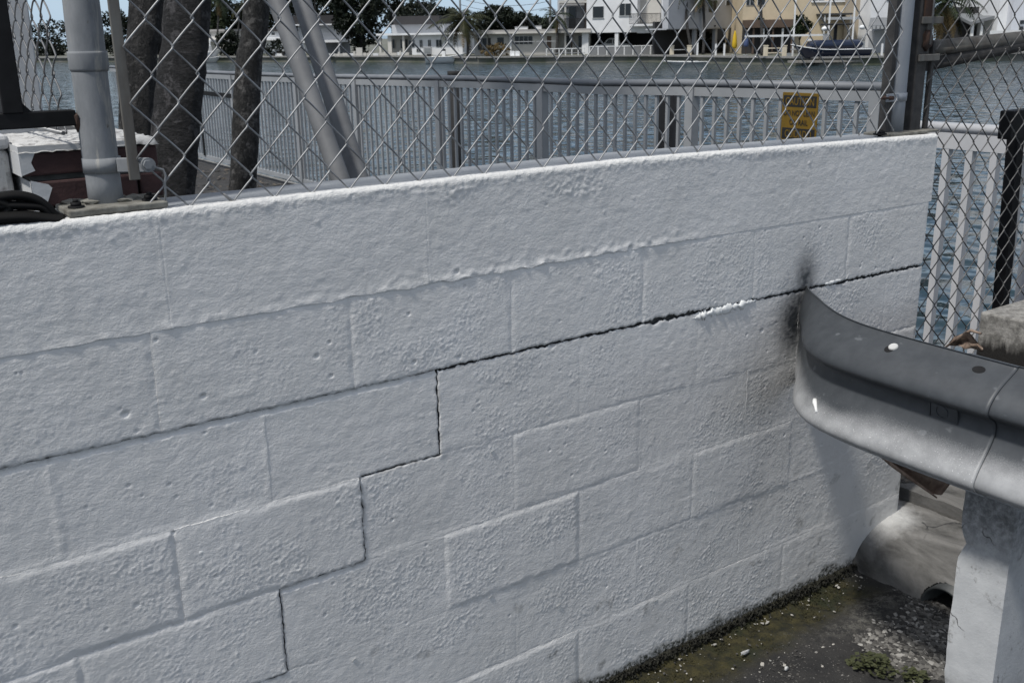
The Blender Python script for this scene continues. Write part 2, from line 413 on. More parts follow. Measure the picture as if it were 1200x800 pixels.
def stain_of(u, v):
    r = 0*u
    for (p, rx, rz, k) in SPRAY_DARK:
        q = ((u-p[0])/rx)**2 + ((v-p[2])/rz)**2
        r = np.maximum(r, k*np.exp(-q*1.6))
    sx = np.abs(u - onY(932, 450, 0)[0])
    r = np.maximum(r, .22*np.exp(-(sx/.11)**2)*sstep(-.62, -.35, v)*(1-sstep(-.02, .02, v)))
    r = r*(.86+.30*fbm(u*60, v*60, 71, 4)) + .045*np.maximum(0, fbm(u*26, v*3.2, 72, 4)+.1) + .05*np.maximum(0, fbm(u*4, v*5, 73, 4))*(1-sstep(-.9, .2, v))
    low = 1-sstep(-1.0, -.965, v + .045*fbm(u*11, v*11, 61, 4))
    g = np.clip(low*1.3, 0, 1)
    g = np.maximum(g, .28*(1-sstep(-1.0, -.72, v))*sstep(.05, .5, fbm(u*7, v*7, 62, 4)))
    spots = sstep(.34, .5, fbm(u*11, v*11, 63, 4))*(1-sstep(-.85, -.45, v))*.5
    g = np.maximum(g, spots)
    bcm = sstep(.42, .6, fbm(u*5, v*5, 64, 4))*.25*(1-sstep(-.7, -.2, v))
    return np.stack([np.clip(r, 0, 1), np.clip(g, 0, 1), bcm], -1)

def settle(u, z):
    """the right end of the wall has sunk a little"""
    return -.0165*np.clip((np.asarray(u, float)-1.0)/1.2, 0, 1)*np.interp(z, [-.9, 0, .2, .42], [0, 1, .75, 1.55])
def nonuni(L, fine, edge):
    e = [x for x in edge if x < L*.35]
    mid = np.linspace(e[-1], L-e[-1], max(2, int((L-2*e[-1])/fine)+1))[1:-1]
    return np.array(e + list(mid) + [L-x for x in e[::-1]])/L

EDGE = [0, .0012, .0026, .0042, .0062, .0090]
def hgap(row, u):
    u = np.asarray(u, float)
    if row == 0: return .0013 + .0018*sstep(BL-.012, BL+.01, u) + .0010*sstep(.75, 1.2, u) + .0028*np.exp(-((u-1.09)/.07)**2)
    if row == 1: return .0017*sstep(HALF-.004, HALF+.004, u)*(1-sstep(BL-.004, BL+.004, u))
    if row == 2: return .0018*sstep(-.004, .004, u)*(1-sstep(HALF-.004, HALF+.004, u))
    if row == 3: return .0015*sstep(-.25, -.12, u)*(1-sstep(-.004, .004, u))
    return 0*u
def make_block(x0, x1, z0, z1, offs, gap, groove, fine=.0027, name='wall_block', band=False, row=0):
    """gap/groove: dict l r b t -> (half gap width, depth of the paint groove)"""
    s = nonuni(x1-x0, fine, EDGE); t = nonuni(z1-z0, fine, EDGE)
    S, T = np.meshgrid(s, t)
    U = x0+(x1-x0)*S; V = z0+(z1-z0)*T
    def jag(c, sd): return .25 + 1.15*np.clip(.45+1.3*fbm(c*60, c*0+sd+.3, 80+int(sd), 5) + 1.1*np.maximum(0, perlin(c*24, c*0+sd+.7, 99)-.35), 0, 2.0)
    l = gap['l']*jag(V, 1+round(x0*50)); r = gap['r']*jag(V, 2+round(x1*50)); bo = (hgap(row, U)+.00003)*jag(U, 3+round(z0*50)); tp = ((hgap(row-1, U) if row > 0 else 0)+.00003)*jag(U, 4+round(z1*50))
    def wv(c, e): return (.0042*fbm(c*30, c*0+round(e*37), 140, 5)+.0012*perlin(c*130, c*0+round(e*37)+.5, 150))*(-1.6 < e < XE-.05)
    def wh(c, e): return (.0036*fbm(c*22, c*0+round(e*41)+7, 141, 5)+.0011*perlin(c*120, c*0+round(e*41)+.5, 151))*(-1.0 < e < .19)
    dxl, dxr, dzb, dzt = wv(V, x0), wv(V, x1), wh(U, z0), wh(U, z1)
    U = U + (l+dxl)*(1-S) + (dxr-r)*S; V = V + (bo+dzb)*(1-T) + (dzt-tp)*T
    x0 = x0+dxl; x1 = x1+dxr; z0 = z0+dzb; z1 = z1+dzt
    dl = (U-(x0+l)); dr = ((x1-r)-U); db = (V-(z0+bo)); dt = ((z1-tp)-V)
    de = np.minimum(np.minimum(dl, dr), np.minimum(db, dt))
    sm = .75*np.exp(-de/.010) + .0
    sm = np.clip(sm + .8*sstep(.0, .5, perlin(U*4, V*5, 77)) + .45*(perlin(np.array(x0.mean()*9.7+.3), np.array(z0.mean()*11.3+.2), 5) > .12), 0, .95)
    keep = sstep(.05, .45, fbm(U*3.1+z0.mean()*7, V*2.3+x0.mean()*5, 45, 2))
    far_ = sstep(.0, .012+.012*np.abs(perlin(U*19, V*19, 46)), np.where(de < 0, 0, de))
    crk = (np.minimum(dt, 9) <= de+1e-9)*np.clip(tp/.001, 0, 1) + (np.minimum(db, 9) <= de+1e-9)*np.clip(bo/.001, 0, 1) + (dl <= de+1e-9)*np.clip(l/.001, 0, 1) + (dr <= de+1e-9)*np.clip(r/.001, 0, 1)
    kp = np.clip(np.maximum(keep*.8, np.clip(crk, 0, 1)), 0, 1)
    h = offs*(kp + (1-kp)*far_) + relief(U, V, sm)
    for d, k, sd in ((dl, 'l', 5), (dr, 'r', 6), (db, 'b', 7), (dt, 't', 8)):
        w = .0035 + .003*np.abs(perlin((U+V)*23, U*0+sd, 9))
        amp = groove[k]*np.clip(.55+1.1*fbm(U*17+V*13, U*0+sd, 15, 3), .05, 1.6)*(.15+.95*sstep(-.35, .3, fbm(U*2.6, V*4+sd*.0, 16, 2)))
        h = h - amp*np.exp(-(d/w)**2)
        gk = gap[k] if k in 'lr' else (bo if k == 'b' else tp)
        h = h - .0016*np.exp(-(d/.0018)**2)*np.clip(gk/.0012, 0, 1)
    if band: h = h - .0042*(1-sstep(.0095, .012, dt + .004*fbm(U*22, U*0, 27, 3)))*np.clip(.6+1.2*fbm(U*9, U*0, 28, 3), .15, 1)*(1 if row == 1 else sstep(-.01, .01, U)*(1-sstep(HALF-.01, HALF+.01, U)))
    n, c = U.shape
    front = np.stack([U, -h, V], -1).reshape(-1, 3)
    i, j = np.meshgrid(np.arange(n-1), np.arange(c-1), indexing='ij')
    q = (i*c+j).ravel(); Fq = np.stack([q, q+1, q+c+1, q+c], 1).tolist()
    ring = list(range(0, c)) + [k*c+c-1 for k in range(1, n)] + [(n-1)*c+k for k in range(c-2, -1, -1)] + [k*c for k in range(n-2, 0, -1)]
    o = len(front); m_ = len(ring)
    front[:, 2] += settle(front[:, 0], front[:, 2])
    rv = front[ring]; bk = rv.copy(); bk[:, 1] = WT-.002
    V3 = np.concatenate([front, rv, bk])
    for k in range(m_):
        k2 = (k+1) % m_; Fq.append([o+k2, o+k, o+m_+k, o+m_+k2])
    nq = len(Fq)
    Fq.append([o+m_+k for k in range(m_)][::-1])
    sf = [True]*((n-1)*(c-1)) + [False]*(m_+1)
    ob = build(name, V3, Fq, M['paint'], wall, smooth=sf)
    st = stain_of(U, V)
    # bare cement along open cracks, dirt on the rims, shade painted inside
    for d, k in ((dl, 'l'), (dr, 'r'), (db, 'b'), (dt, 't')):
        gk = gap[k] if k in 'lr' else (bo if k == 'b' else tp)
        e_ = np.clip(gk/.0012, 0, 1)*np.exp(-(d/.0045)**2)*np.clip(.35+1.3*fbm(U*35, V*35, 5, 3), 0, 1)
        st[..., 2] = np.maximum(st[..., 2], .7*e_); st[..., 0] = np.maximum(st[..., 0], .30*e_)
    st = st.reshape(-1, 3)
    lrbt = np.maximum(np.maximum(np.where(S <= 0, gap['l'], 0), np.where(S >= 1, gap['r'], 0)), np.maximum(np.where(T <= 0, bo, 0), np.where(T >= 1, tp, 0)))
    rs = np.zeros((2*m_, 3)); rs[:, 0] = .97; rs[:m_, 0] = .97*np.clip(lrbt.ravel()[ring]/.0008-.3, 0, 1)  # open crack sides coloured near black so sunlit ledges still look shaded
    set_stain(ob, np.concatenate([st, rs]))
    return ob

random.seed(5)
ZJ = [.2, 0, -BHt, -2*BHt, -3*BHt, -4*BHt, -5*BHt, -5*BHt-.05]
def hcrack(row, xm):
    """half gap of the bed joint under course `row` (0 = between the first and second full course) at x"""
    if row == 0: return .0034 if xm > BL else .0014
    if row == 1: return .0016 if HALF < xm < BL else 0
    if row == 2: return .0014 if 0 < xm < HALF else 0
    if row == 3: return .0012 if xm < 0 else 0
    return 0
offsets = {}
for ri in range(7):
    z1, z0 = ZJ[ri], ZJ[ri+1]
    ph = HALF if ri % 2 == 0 else 0
    k = -4
    while True:
        x0 = k*BL + ph; x1 = x0+BL; k += 1
        if x0 < -1.75: continue
        if x0 >= XE-.03: break
        if XE - x1 < .03: x1 = XE
        x1 = min(x1, XE)
        cuts = [x0, x1]
        gap = dict(l=.00003, r=.00003, b=.00003, t=.00003); gr = dict(l=.0006, r=.0006, b=.0008, t=.0008)
        xm = (x0+x1)/2
        if ri > 0: pass
        pass
        for rr, xc in ((1, BL), (2, HALF), (3, 0.0)):
            if ri == rr and abs(x1-xc) < .01: gap['r'] = .0018
            if ri == rr and abs(x0-xc) < .01: gap['l'] = .0018
        offs = random.uniform(-.0012, .0022)
        if ri == 0: offs = .0012
        if ri == 1 and x1 <= BL+.01: offs = -.0012
        if ri == 1 and x0 >= BL-.01: offs = .0002
        if ri == 2 and x1 <= HALF+.01: offs = .0022
        if ri == 2 and abs(x0-HALF) < .01: offs = -.001
        if ri >= 5: offs += .0005
        vis = x1 > -.62 and x0 < 2.3
        # a course that is only part-cracked is split where the crack starts
        parts = [(x0, x1)]
        for (a, b2) in parts:
            g2 = dict(gap); 
            make_block(a, b2, z0, z1, offs, g2, gr, fine=.0027 if vis else .03, row=ri, band=(ri == 1 and x1 <= BL+.01) or (ri == 3 and abs(x0) < .01))

# capping course: one smooth rendered beam in three pours, with a rough rounded lip
def make_cap(x0, x1, rag):
    vis = True
    xs = x0 + (x1-x0)*nonuni(x1-x0, .0034, EDGE)
    zt = .42; r = .012
    prof = []                                                     # (y, z, ny, nz, kind)
    z0 = .2
    for z in np.concatenate([[z0, z0+.0015, z0+.0035, z0+.006], np.arange(z0+.009, zt-r-.001, .0032)]): prof.append((-.0014, z, -1, 0, 0))
    for a in np.linspace(0, math.pi/2, 11): prof.append((-.0014+r-r*math.cos(a), zt-r+r*math.sin(a), -math.cos(a), math.sin(a), 1))
    for y in np.concatenate([np.arange(r+.002, .034, .004), np.linspace(.036, WT+.006, 12)]): prof.append((y, zt, 0, 1, 2))
    prof = np.array(prof)
    U, Pz = np.meshgrid(xs, prof[:, 1]); Y0 = np.repeat(prof[:, :1], len(xs), 1); NY = np.repeat(prof[:, 2:3], len(xs), 1); NZ = np.repeat(prof[:, 3:4], len(xs), 1)
    K = np.repeat(prof[:, 4:5], len(xs), 1)
    arc = np.concatenate([[0], np.cumsum(np.hypot(np.diff(prof[:, 0]), np.diff(prof[:, 1])))])
    A = np.repeat(arc[:, None], len(xs), 1) + .2
    sm = np.clip(.93 - .25*sstep(.2, .5, fbm(U*3, A*3, 78)), 0, 1)
    h = relief(U, A, sm)
    rough_lip = sstep(.388, .408, A+.010*fbm(U*14, A*0, 33, 3))*(1-sstep(.446, .458, A))
    pat = np.maximum(np.exp(-((U-.47)/.05)**2)*sstep(.355, .385, A), np.exp(-((U-.80)/.085)**2)*sstep(.335, .36, A)*(1-.7*sstep(.39, .40, A)))
    pat = np.maximum(pat, np.exp(-((U+.20)/.07)**2)*.5*sstep(.37, .385, A))*(1-sstep(.44, .45, A))
    lipn = np.maximum(0, perlin(U*85, A*110, 36)+.1)*.0022 + np.maximum(0, perlin(U*170, A*170, 37))*.0014 + .0022*fbm(U*11, A*11, 38, 3)
    h = h + lipn*np.maximum(rough_lip*.75, pat)
    # sagging dribble of render along its lower edge
    dz = Pz - z0
    rg = rag(U)
    edge = np.exp(-(dz/.009)**2)
    h = h + rg*edge*(.0030*np.clip(.5+1.4*fbm(U*22, U*0, 19, 4), -.3, 1.5)) + rg*.0022*np.exp(-(dz/.03)**2)*np.maximum(0, perlin(U*45, Pz*60, 22))
    h = h*np.where(K == 2, .45, 1)
    Zz = Pz + NZ*h
    low = np.exp(-(dz/.004)**2)
    Zz = Zz - low*rg*.010*fbm(U*16, U*0, 18, 5)*np.where(K == 0, 1, 0) - low*.0008
    de = np.minimum(U-x0, x1-U)
    h = h - .0002*np.exp(-(de/.002)**2) + .0006*np.exp(-((de-.003)/.004)**2)*np.clip(.4+fbm(A*30, A*0+x0*9, 23, 3), 0, 1.2)
    Yy = Y0 + NY*h
    n, c = U.shape
    front = np.stack([U, Yy, Zz], -1).reshape(-1, 3)
    i, j = np.meshgrid(np.arange(n-1), np.arange(c-1), indexing='ij')
    q = (i*c+j).ravel(); Fq = np.stack([q, q+1, q+c+1, q+c], 1).tolist()
    o = len(front); end = [(prof[-1][0], z0-.002)]
    front[:, 2] += settle(front[:, 0], front[:, 2])
    bl = [[xs[0], WT+.006, z0-.0025+float(settle(xs[0], .2))], [xs[-1], WT+.006, z0-.0025+float(settle(xs[-1], .2))]]
    V3 = np.concatenate([front, front[:c], front[[k*c for k in range(n)]], front[[k*c+c-1 for k in range(n)]], np.array(bl)])
    o0 = o; o1 = o+c; o2 = o1+n; o3 = o2+n
    Fq.append([o0+k for k in range(c)][::1] + [o3+1, o3]); Fq[-1] = Fq[-1][::-1]
    Fq.append([o1+k for k in range(n)][::-1] + [o3])
    Fq[-1] = Fq[-1][::-1]
    Fq.append([o2+k for k in range(n)] + [o3+1])
    nf = (n-1)*(c-1)
    kk = np.maximum(K[:-1, :-1], K[1:, :-1]).ravel(); yy = (Y0[:-1, :-1]).ravel()
    wob = .024 + .004*fbm(U[:-1, :-1]*14, U[:-1, :-1]*0, 66, 3).ravel()
    aa = A[:-1, :-1].ravel()
    lipm = (aa > .4045 + .010*fbm(U[:-1, :-1]*18, U[:-1, :-1]*0, 67, 3).ravel())
    fm = np.where((kk == 2) & (yy > wob), 2, np.where(lipm, 1, 0)).tolist() + [0, 0, 0]
    ob = build('cap_beam', V3, Fq, None, wall, smooth=[True]*nf+[False]*3, mats=[M['paint'], M['lip'], M['cement_top']], fmat=fm)
    st = stain_of(U, np.minimum(Pz, .4)).reshape(-1, 3)
    set_stain(ob, np.concatenate([st, np.zeros((len(V3)-o, 3))]))
rag = lambda U: np.clip(1.1*sstep(-.6, -.3, U)*(.55+.45*sstep(.1, .5, U)) - 1.0*sstep(1.0, 1.35, U), .06, 1.3)
make_cap(-1.7, -.163, rag); make_cap(-.163, .395, rag); make_cap(.395, XE+.012, rag)
b = MB(); b.box2((-1.7, .012, -1.15), (XE-.012, WT-.03, .19)); b.out('mortar_core', M['mortar'], wall)

# mortar band smeared under the first course left of the stair crack
def smear(pts, name, w, hgt, seed, mt='paint', lab=None, rough=.5):
    rr = np.random.RandomState(seed); mb = MB()
    P = [onY(x, y, 0) for x, y in pts]
    n = max(8, int(np.linalg.norm(P[-1]-P[0])/.006))
    t = np.linspace(0, 1, n); k = np.linspace(0, 1, len(P))
    X = np.interp(t, k, [p[0] for p in P]); Z = np.interp(t, k, [p[2] for p in P])
    prof = np.linspace(0, math.pi, 7)
    pts3 = []
    for i in range(n):
        tap = min(1, 4*t[i]+.15, 4*(1-t[i])+.15); wi = w*tap*(1+rough*rr.uniform(-1, 1)); hi = hgt*tap*(1+rough*rr.uniform(-1, 1))
        zc = Z[i]+rr.uniform(-1, 1)*w*.15
        pts3.append([(X[i]+rr.uniform(-.001, .001), .004-(hi+.004)*math.sin(a)*(1+.25*rr.uniform(-1, 1)), zc-wi*math.cos(a)) for a in prof])
    mb.grid(pts3, True, True)
    o = mb.out(name, M[mt], wall)
    if lab: o['label'] = lab
    return o
smear([(810, 374), (832, 367), (858, 360), (887, 352)], 'filler_strip', .0125, .0042, 3, 'flake', 'bright white bead of filler squeezed out of the long crack', .7)
smear([(964, 333), (975, 331), (987, 327)], 'filler_strip', .0065, .003, 4, 'flake', 'short white dab of filler in the crack behind the guardrail', .4)
def flake(x, y, a, w, h_, seed):
    p = onY(x, y, 0); rr = random.Random(seed); mb = MB(); pts = []
    for i in range(5):
        row = []
        for j in range(4):
            u = (i/4-.5)*w; v = (j/3-.5)*h_*(1-.3*abs(i/4-.5)); c, s = math.cos(a), math.sin(a)
            row.append((p[0]+u*c-v*s+rr.uniform(-.0006, .0006), -.0008-.0018*(j/3)**2-rr.uniform(0, .0006), p[2]+u*s+v*c))
        pts.append(row)
    mb.grid(pts, True); mb.grid([[(q[0], q[1]+.0009, q[2]) for q in r] for r in pts], True, True)
    return mb.out('paint_flake', M['flake'], wall)
for i, a in enumerate([(4, 762, .7, .02, .012), (8, 779, .2, .012, .010), (415, 773, .5, .010, .007), (655, 709, .3, .014, .007), (388, 667, .5, .010, .005), (369, 674, .6, .008, .006),
                       (768, 704, .2, .012, .008), (577, 529, .3, .010, .006), (840, 365, .3, .02, .006), (575, 699, .4, .012, .005)]): flake(*a, i)
p = onY(235, 647, 0); b = MB(); b.blob((p[0], .0005, p[2]), (.0095, .0035, .0075), .06, 2, 4); b.out('paint_blob', M['flake'], wall)

# ------------------------------------------------------------------ POSTS AND CHAIN LINK ON THE WALL
YP = .078
def ring(mb, c, r, h, t, n=28):
    """flat band round a post"""
    mb.tube([(c[0], c[1], c[2]-h/2), (c[0], c[1], c[2]+h/2)], r+t, n)
# left post
PX, PY, PR = -.229, .080, .0305
post = thing('fence_post', 'thick weathered galvanised fence post bolted to the wall beside the brick pier', 'fence post', (PX, PY, .42))
zs = np.linspace(.424, 1.75, 30)
b = MB(); b.tube([(PX+.0012*math.sin(z*9), PY, z) for z in zs], [PR+.0006*math.sin(z*37) for z in zs], 32); b.out('tube', M['post'], post)
zc = onY(118, 72, PY-PR)[2]
b = MB(); b.tube([(PX, PY, zc-.017), (PX, PY, zc-.012), (PX, PY, zc+.013), (PX, PY, zc+.017)], [PR+.0005, PR+.0028, PR+.0028, PR+.0028], 32); b.out('sleeve', M['post'], post)
zb = onY(120, 195, PY-PR)[2]
b = MB(); ring(b, (PX, PY, zb), PR, .026, .0028, 32)
e0 = PX+PR-.012; lug = np.array([-.166-e0, .013-(PY-.030), 0]); ll = np.linalg.norm(lug); lug /= ll
b.box((e0+lug[0]*ll/2, PY-.030+lug[1]*ll/2, zb), (ll, .005, .026), np.array([lug, [-lug[1], lug[0], 0], UP]), bevel=.002)
b.tube([(-.166, .0105, zb), (-.166, .0155, zb)], .0128, 18)
b.out('clamp_band', M['post'], post)
b = MB(); b.tube([(-.168, .0045, zb+.001), (-.168, .0115, zb+.001)], .0085, 6); b.out('bolt_head', M['post'], post)
b = MB(); b.box((PX+.004, .062, .4275), (.172, .105, .012), bevel=.003); b.out('base_plate', M['plate'], post)
b = MB()
rr = random.Random(3)
for k in range(9): b.blob((PX+rr.uniform(-.06, .07), .075+rr.uniform(-.02, .035), .436), (.02, .014, .006), .3, 1, k)
b.out('mortar_bed', M['plate'], post)
for dx in (-.062, .066):
    b = MB(); b.tube([(PX+dx, .040, .432), (PX+dx, .040, .437)], .014, 14); b.tube([(PX+dx, .040, .436), (PX+dx, .040, .4435)], .0095, 6); b.tube([(PX+dx, .040, .443), (PX+dx, .040, .448)], .005, 8)
    b.out('anchor_nut', M['black_steel'], post)

# right post cluster
QX, QY, QR = 2.115, .082, .030
post2 = thing('fence_post', 'slim pale galvanised fence post at the right end of the wall top', 'fence post', (QX, QY, .42))
b = MB(); b.tube([(QX, QY, z) for z in np.linspace(.395, 1.75, 14)], QR, 28); b.out('tube', M['galv_post'], post2)
zb2 = onY(1045, 115, QY-QR)[2]
b = MB(); ring(b, (QX, QY, zb2), QR, .024, .003, 28); b.box((QX-.052, QY-.024, zb2), (.055, .006, .024), bevel=.002); b.out('clamp_band', M['galv_post'], post2)
b = MB(); b.tube([(QX-.068, QY-.04, zb2), (QX-.068, QY-.005, zb2)], .006, 8); b.tube([(QX-.105, QY-.024, zb2+.001), (QX-.07, QY-.024, zb2)], .004, 8); b.out('bolt', M['rust'], post2)
b = MB(); b.box((QX-.045, QY, 1.07), (.022, .030, 1.34), bevel=.002); b.out('tension_channel', M['dark_steel'], post2)
b = MB(); b.box((QX+.03, .072, .4015), (.24, .10, .008), bevel=.002); b.out('base_plate', M['plate'], post2)
b = MB(); b.tube([(QX-.115, .045, .405), (QX-.115, .045, .409)], .020, 12); b.blob((QX-.115, .045, .410), (.016, .016, .011), .1, 1, 2); b.out('anchor_nut', M['black_steel'], post2)

HX = 2.195
post3 = thing('gate_post', 'rusty dark square gate post beside the slim pale post', 'gate post', (HX, .085, .42))
b = MB(); b.box((HX, .085, 1.06), (.052, .055, 1.38), bevel=.004); b.out('tube', M['dark_steel'], post3)
b = MB(); b.box((HX+.004, .0535, 1.0+.2), (.040, .006, .95), bevel=.001)
zr = onY(1082, 48, .05)[2]
b.blob((HX+.012, .052, zr), (.022, .008, .03), .25, 2, 5)
b.out('rust_scale', M['rust'], post3)
for zz in (onY(1080, 24, .05)[2], onY(1080, 68, .05)[2]):
    b = MB(); b.box((HX+.018, .046, zz), (.105, .006, .020), bevel=.0015); b.out('hinge_strap', M['bar'], post3)
b = MB(); b.tube([(HX-.018, .05, z) for z in np.linspace(.9, 1.6, 6)], .004, 6); b.tube([(HX+.012, .043, z) for z in np.linspace(.66, 1.5, 6)], .0035, 6); b.out('tie_wire', M['galv'], post3)

# chain link fabric -------------------------------------------------
def link_wire_path(p, rows, hand, r, amp=.0):
    """zigzag of one spiral; local x from -p/4 to p/4 (before hooks), z up from 0"""
    P = []; hp = p[0]/4+r*.9; z = 0.0
    for k in range(rows):
        right = (k % 2 == 0) == (hand > 0)              # going to the right ('/' strand, in front)
        xa, xb = (-hp, hp) if right else (hp, -hp)
        y = -r*1.1 if right else r*1.1
        z0 = z; z1 = z+p[1]/2
        h = (z1-z0)
        if k == 0: P.append((xa, y*.3, z0))
        P += [(xa*.80, y*.9, z0+h*.13), (xa*.25, y*1.15, z0+h*.40), (xb*.35, y*1.15, z0+h*.68), (xb*.84, y*.9, z0+h*.89)]
        P.append((xb, 0, z1))
        z = z1
    return P
def chain_link(root, x0, y0, z0, ncol, rows, p, r, material, name='wire', n=6, dirx=(1, 0, 0), jig=.0014, seed=1, skew=0):
    rr = random.Random(seed); d = np.array(dirx, float); protos = {}
    off = Vector(root.location)
    yax = np.array([-d[1], d[0], 0])
    for k in range(ncol):
        hand = 1 if k % 2 == 0 else -1
        if hand not in protos:
            mb = MB(); P = link_wire_path(p, rows, hand, r)
            mb.tube([q[0]*d + q[1]*yax + q[2]*UP for q in P], r, n)
            me = mb.out(name, material, None); protos[hand] = me; o = me
        else:
            o = protos[hand].copy(); COL.objects.link(o)
        c = np.array([x0, y0, z0]) + d*(k*p[0]/2 + p[0]/4)
        o.location = Vector(c) - off + Vector((rr.uniform(-jig, jig), rr.uniform(-jig, jig), rr.uniform(-jig, jig)*1.5 + skew*k))
        o.parent = root
YM = .018
va = onY(366, 229, YM); vb = onY(530, 211, YM)
PW = (vb[0]-va[0])/4; PH = 2*(onY(535, 20, YM)[2]-onY(530, 211, YM)[2])/7
fence = thing('chain_link_fence', 'galvanised chain link mesh stretched above the white wall between two posts', 'chain link fence', (va[0], YM, .42))
k0 = int((va[0]-(-.185))/PW)
zbot = (va[2]+vb[2])/2 + .002
chain_link(fence, va[0]-k0*PW, YM, zbot, int((2.055-(va[0]-k0*PW))/(PW/2)), 17, (PW, PH), .00185, M['galv'])
xl = va[0]-k0*PW
zt_ = onY(158, 211, YM+.006)[2]; b = MB(); b.box((onY(145, 100, YM+.004)[0], YM+.006, (zt_+1.6)/2), (.019, .006, 1.6-zt_), bevel=.0015); b.out('tension_bar', M['bar'], fence)
# loose end wire bent down on to the wall
pp = [onY(x, y, YM-.004) for x, y in ((166, 194), (180, 196), (191, 199), (194, 206), (193, 214), (194, 228), (193, 243))]
b = MB(); b.tube(pp, .0023, 7); b.out('end_wire', M['galv'], fence)
pp = [onY(x, y, YM-.004) for x, y in ((262, 227), (270, 233), (279, 239))]
b = MB(); b.tube(pp, .0021, 7); b.out('end_wire', M['galv'], fence)

# gate to the right of the wall: bottom pipe, brace, frame, two pieces of mesh
gate = thing('chain_link_gate', 'dark weathered chain link gate past the right end of the wall', 'gate', (2.26, .07, G+.05))
A0 = onY(1088, 57, .11); A1 = onY(1200, 45, .11)
b = MB(); b.tube([A0, A0+(A1-A0)*2.2], .024, 18); b.out('frame_pipe', M['bar'], gate)
A0 = onY(1086, 76, .105); A1 = onY(1200, 53, .105)
b = MB(); b.tube([A0, A0+(A1-A0)*2.2], .020, 18); b.out('brace_pipe', M['dark_steel'], gate)
T = [onY(x, y, .055) for x, y in ((1091, 0), (1089, 62))]
b = MB(); b.box((T[0][0], .055, 1.12), (.019, .008, .86), bevel=.0015); b.out('tension_bar', M['bar'], gate)
T = onY(1084, 120, .06); b = MB(); b.box((T[0]+.014, .062, .36), (.014, .014, .62), bevel=.002); b.out('side_bar', M['dark_steel'], gate)
b = MB(); b.box((2.99, .13, 1.3), (.06, .045, 1.05), bevel=.004); b.out('stile', M['black_steel'], gate)
p2 = (2*(onY(1148, 200, .07)[0]-onY(1133, 203, .07)[0]), .0735)
ga = thing('chain_link_fence', 'fine black chain link filling the gap between wall end and black post', 'chain link', (2.23, .07, -.5))
PWg = .0585
chain_link(ga, 2.235, .06, -.52, 22, 28, (.084, .082), .0020, M['blackwire'], skew=.0008, seed=4)
pu = (2*(onY(1167, 8, .07)[0]-onY(1148, 8, .07)[0])*.5, .098)
chain_link(gate, 2.275, .066, .640, 17, 15, (.106, .106), .0020, M['blackwire'], seed=6)

# black steel post right of the mesh
bp = thing('steel_post', 'black steel post standing behind the chain link beside the concrete pier', 'steel post', (2.95, .2, G))
pa = onY(1190, 165, .2); pb = onY(1173, 352, .2); dv = (pb-pa)/(pb[2]-pa[2]); ps = [pa+dv*(z-pa[2]) for z in (.36, G)]
b = MB(); b.prism([ps[1]+np.array(q) for q in ((-.022, -.022, 0), (.022, -.022, 0), (.022, .022, 0), (-.022, .022, 0))], (0, 0, 0), ps[0]-ps[1]); b.out('post_tube', M['black_steel'], bp)
q = onY(1190, 146, .14); b = MB(); b.box((q[0]+.03, .15, q[2]), (.16, .05, .10), bevel=.004); b.out('bracket', M['black_steel'], bp)

# ------------------------------------------------------------------ LEFT: PIER, GATE, SIDE FENCE, STRAP
XP0, XP1, YP0, ZP = -.348, -.105, .158, .535
pier = thing('brick_pier', 'low dark red brick pier with flaking white top behind the thick post', 'brick pier', (-.23, .3, G))
b = MB(); b.box2((XP0+.012, YP0+.014, G), (XP1-.01, .47, ZP-.012)); b.out('core', M['mortar'], pier)
z2 = onY(60, 212, YP0)[2]; z1 = onY(60, 205, YP0)[2]
def brick(a, c, mt): 
    bb = MB(); bb.box2(a, c, bevel=.004); return bb.out('brick', M[mt], pier)
brick((XP0, YP0, z1), (XP1-.055, YP0+.11, ZP-.014), 'brick'); brick((XP1-.051, YP0+.002, z1), (XP1, YP0+.11, ZP-.014), 'brick')
brick((XP0+.012, YP0-.004, .423), (XP1-.045, YP0+.10, z2), 'brick'); brick((XP1-.040, YP0, .423), (XP1+.004, YP0+.10, z2), 'brick')
brick((XP0-.002, YP0+.115, z1), (XP0+.1, .46, ZP-.015), 'chalk'); brick((XP0+.012, YP0+.112, .30), (XP0+.1, .46, z2), 'chalk')
for k in range(1, 8):
    brick((XP0+.004, YP0+.002, .42-.075*k), (XP1-.002, YP0+.2, .42-.075*k+.062), 'brick')
b = MB()
b.add([(XP0-.0035, YP0-.002, z1+.002), (XP0+.020, YP0-.003, z1+.010), (XP0+.015, YP0-.003, ZP-.03), (XP0+.024, YP0-.003, ZP-.012), (XP1-.06, YP0-.003, ZP-.013), (XP1-.06, YP0-.003, ZP-.002), (XP0-.004, YP0-.003, ZP)], [tuple(range(7))])
b.add([(XP0-.0035, YP0-.002, z1), (XP0-.0035, YP0-.002, ZP), (XP0-.0035, .465, ZP), (XP0-.0035, .465, z1)], [(0, 1, 2, 3)])
b.add([(XP0+.009, YP0-.0065, .424), (XP0+.030, YP0-.0065, .426), (XP0+.044, YP0-.0065, z2-.012), (XP0+.038, YP0-.0065, z2-.005), (XP0+.009, YP0-.0065, z2+.004)], [tuple(range(5))])
b.add([(XP0+.0085, YP0-.006, .424), (XP0+.0085, YP0-.006, z2+.002), (XP0+.0085, .46, z2+.002), (XP0+.0085, .46, .424)], [(0, 1, 2, 3)])
b.out('white_paint_skin', M['white'], pier)
nx, ny = 40, 46; pts = []
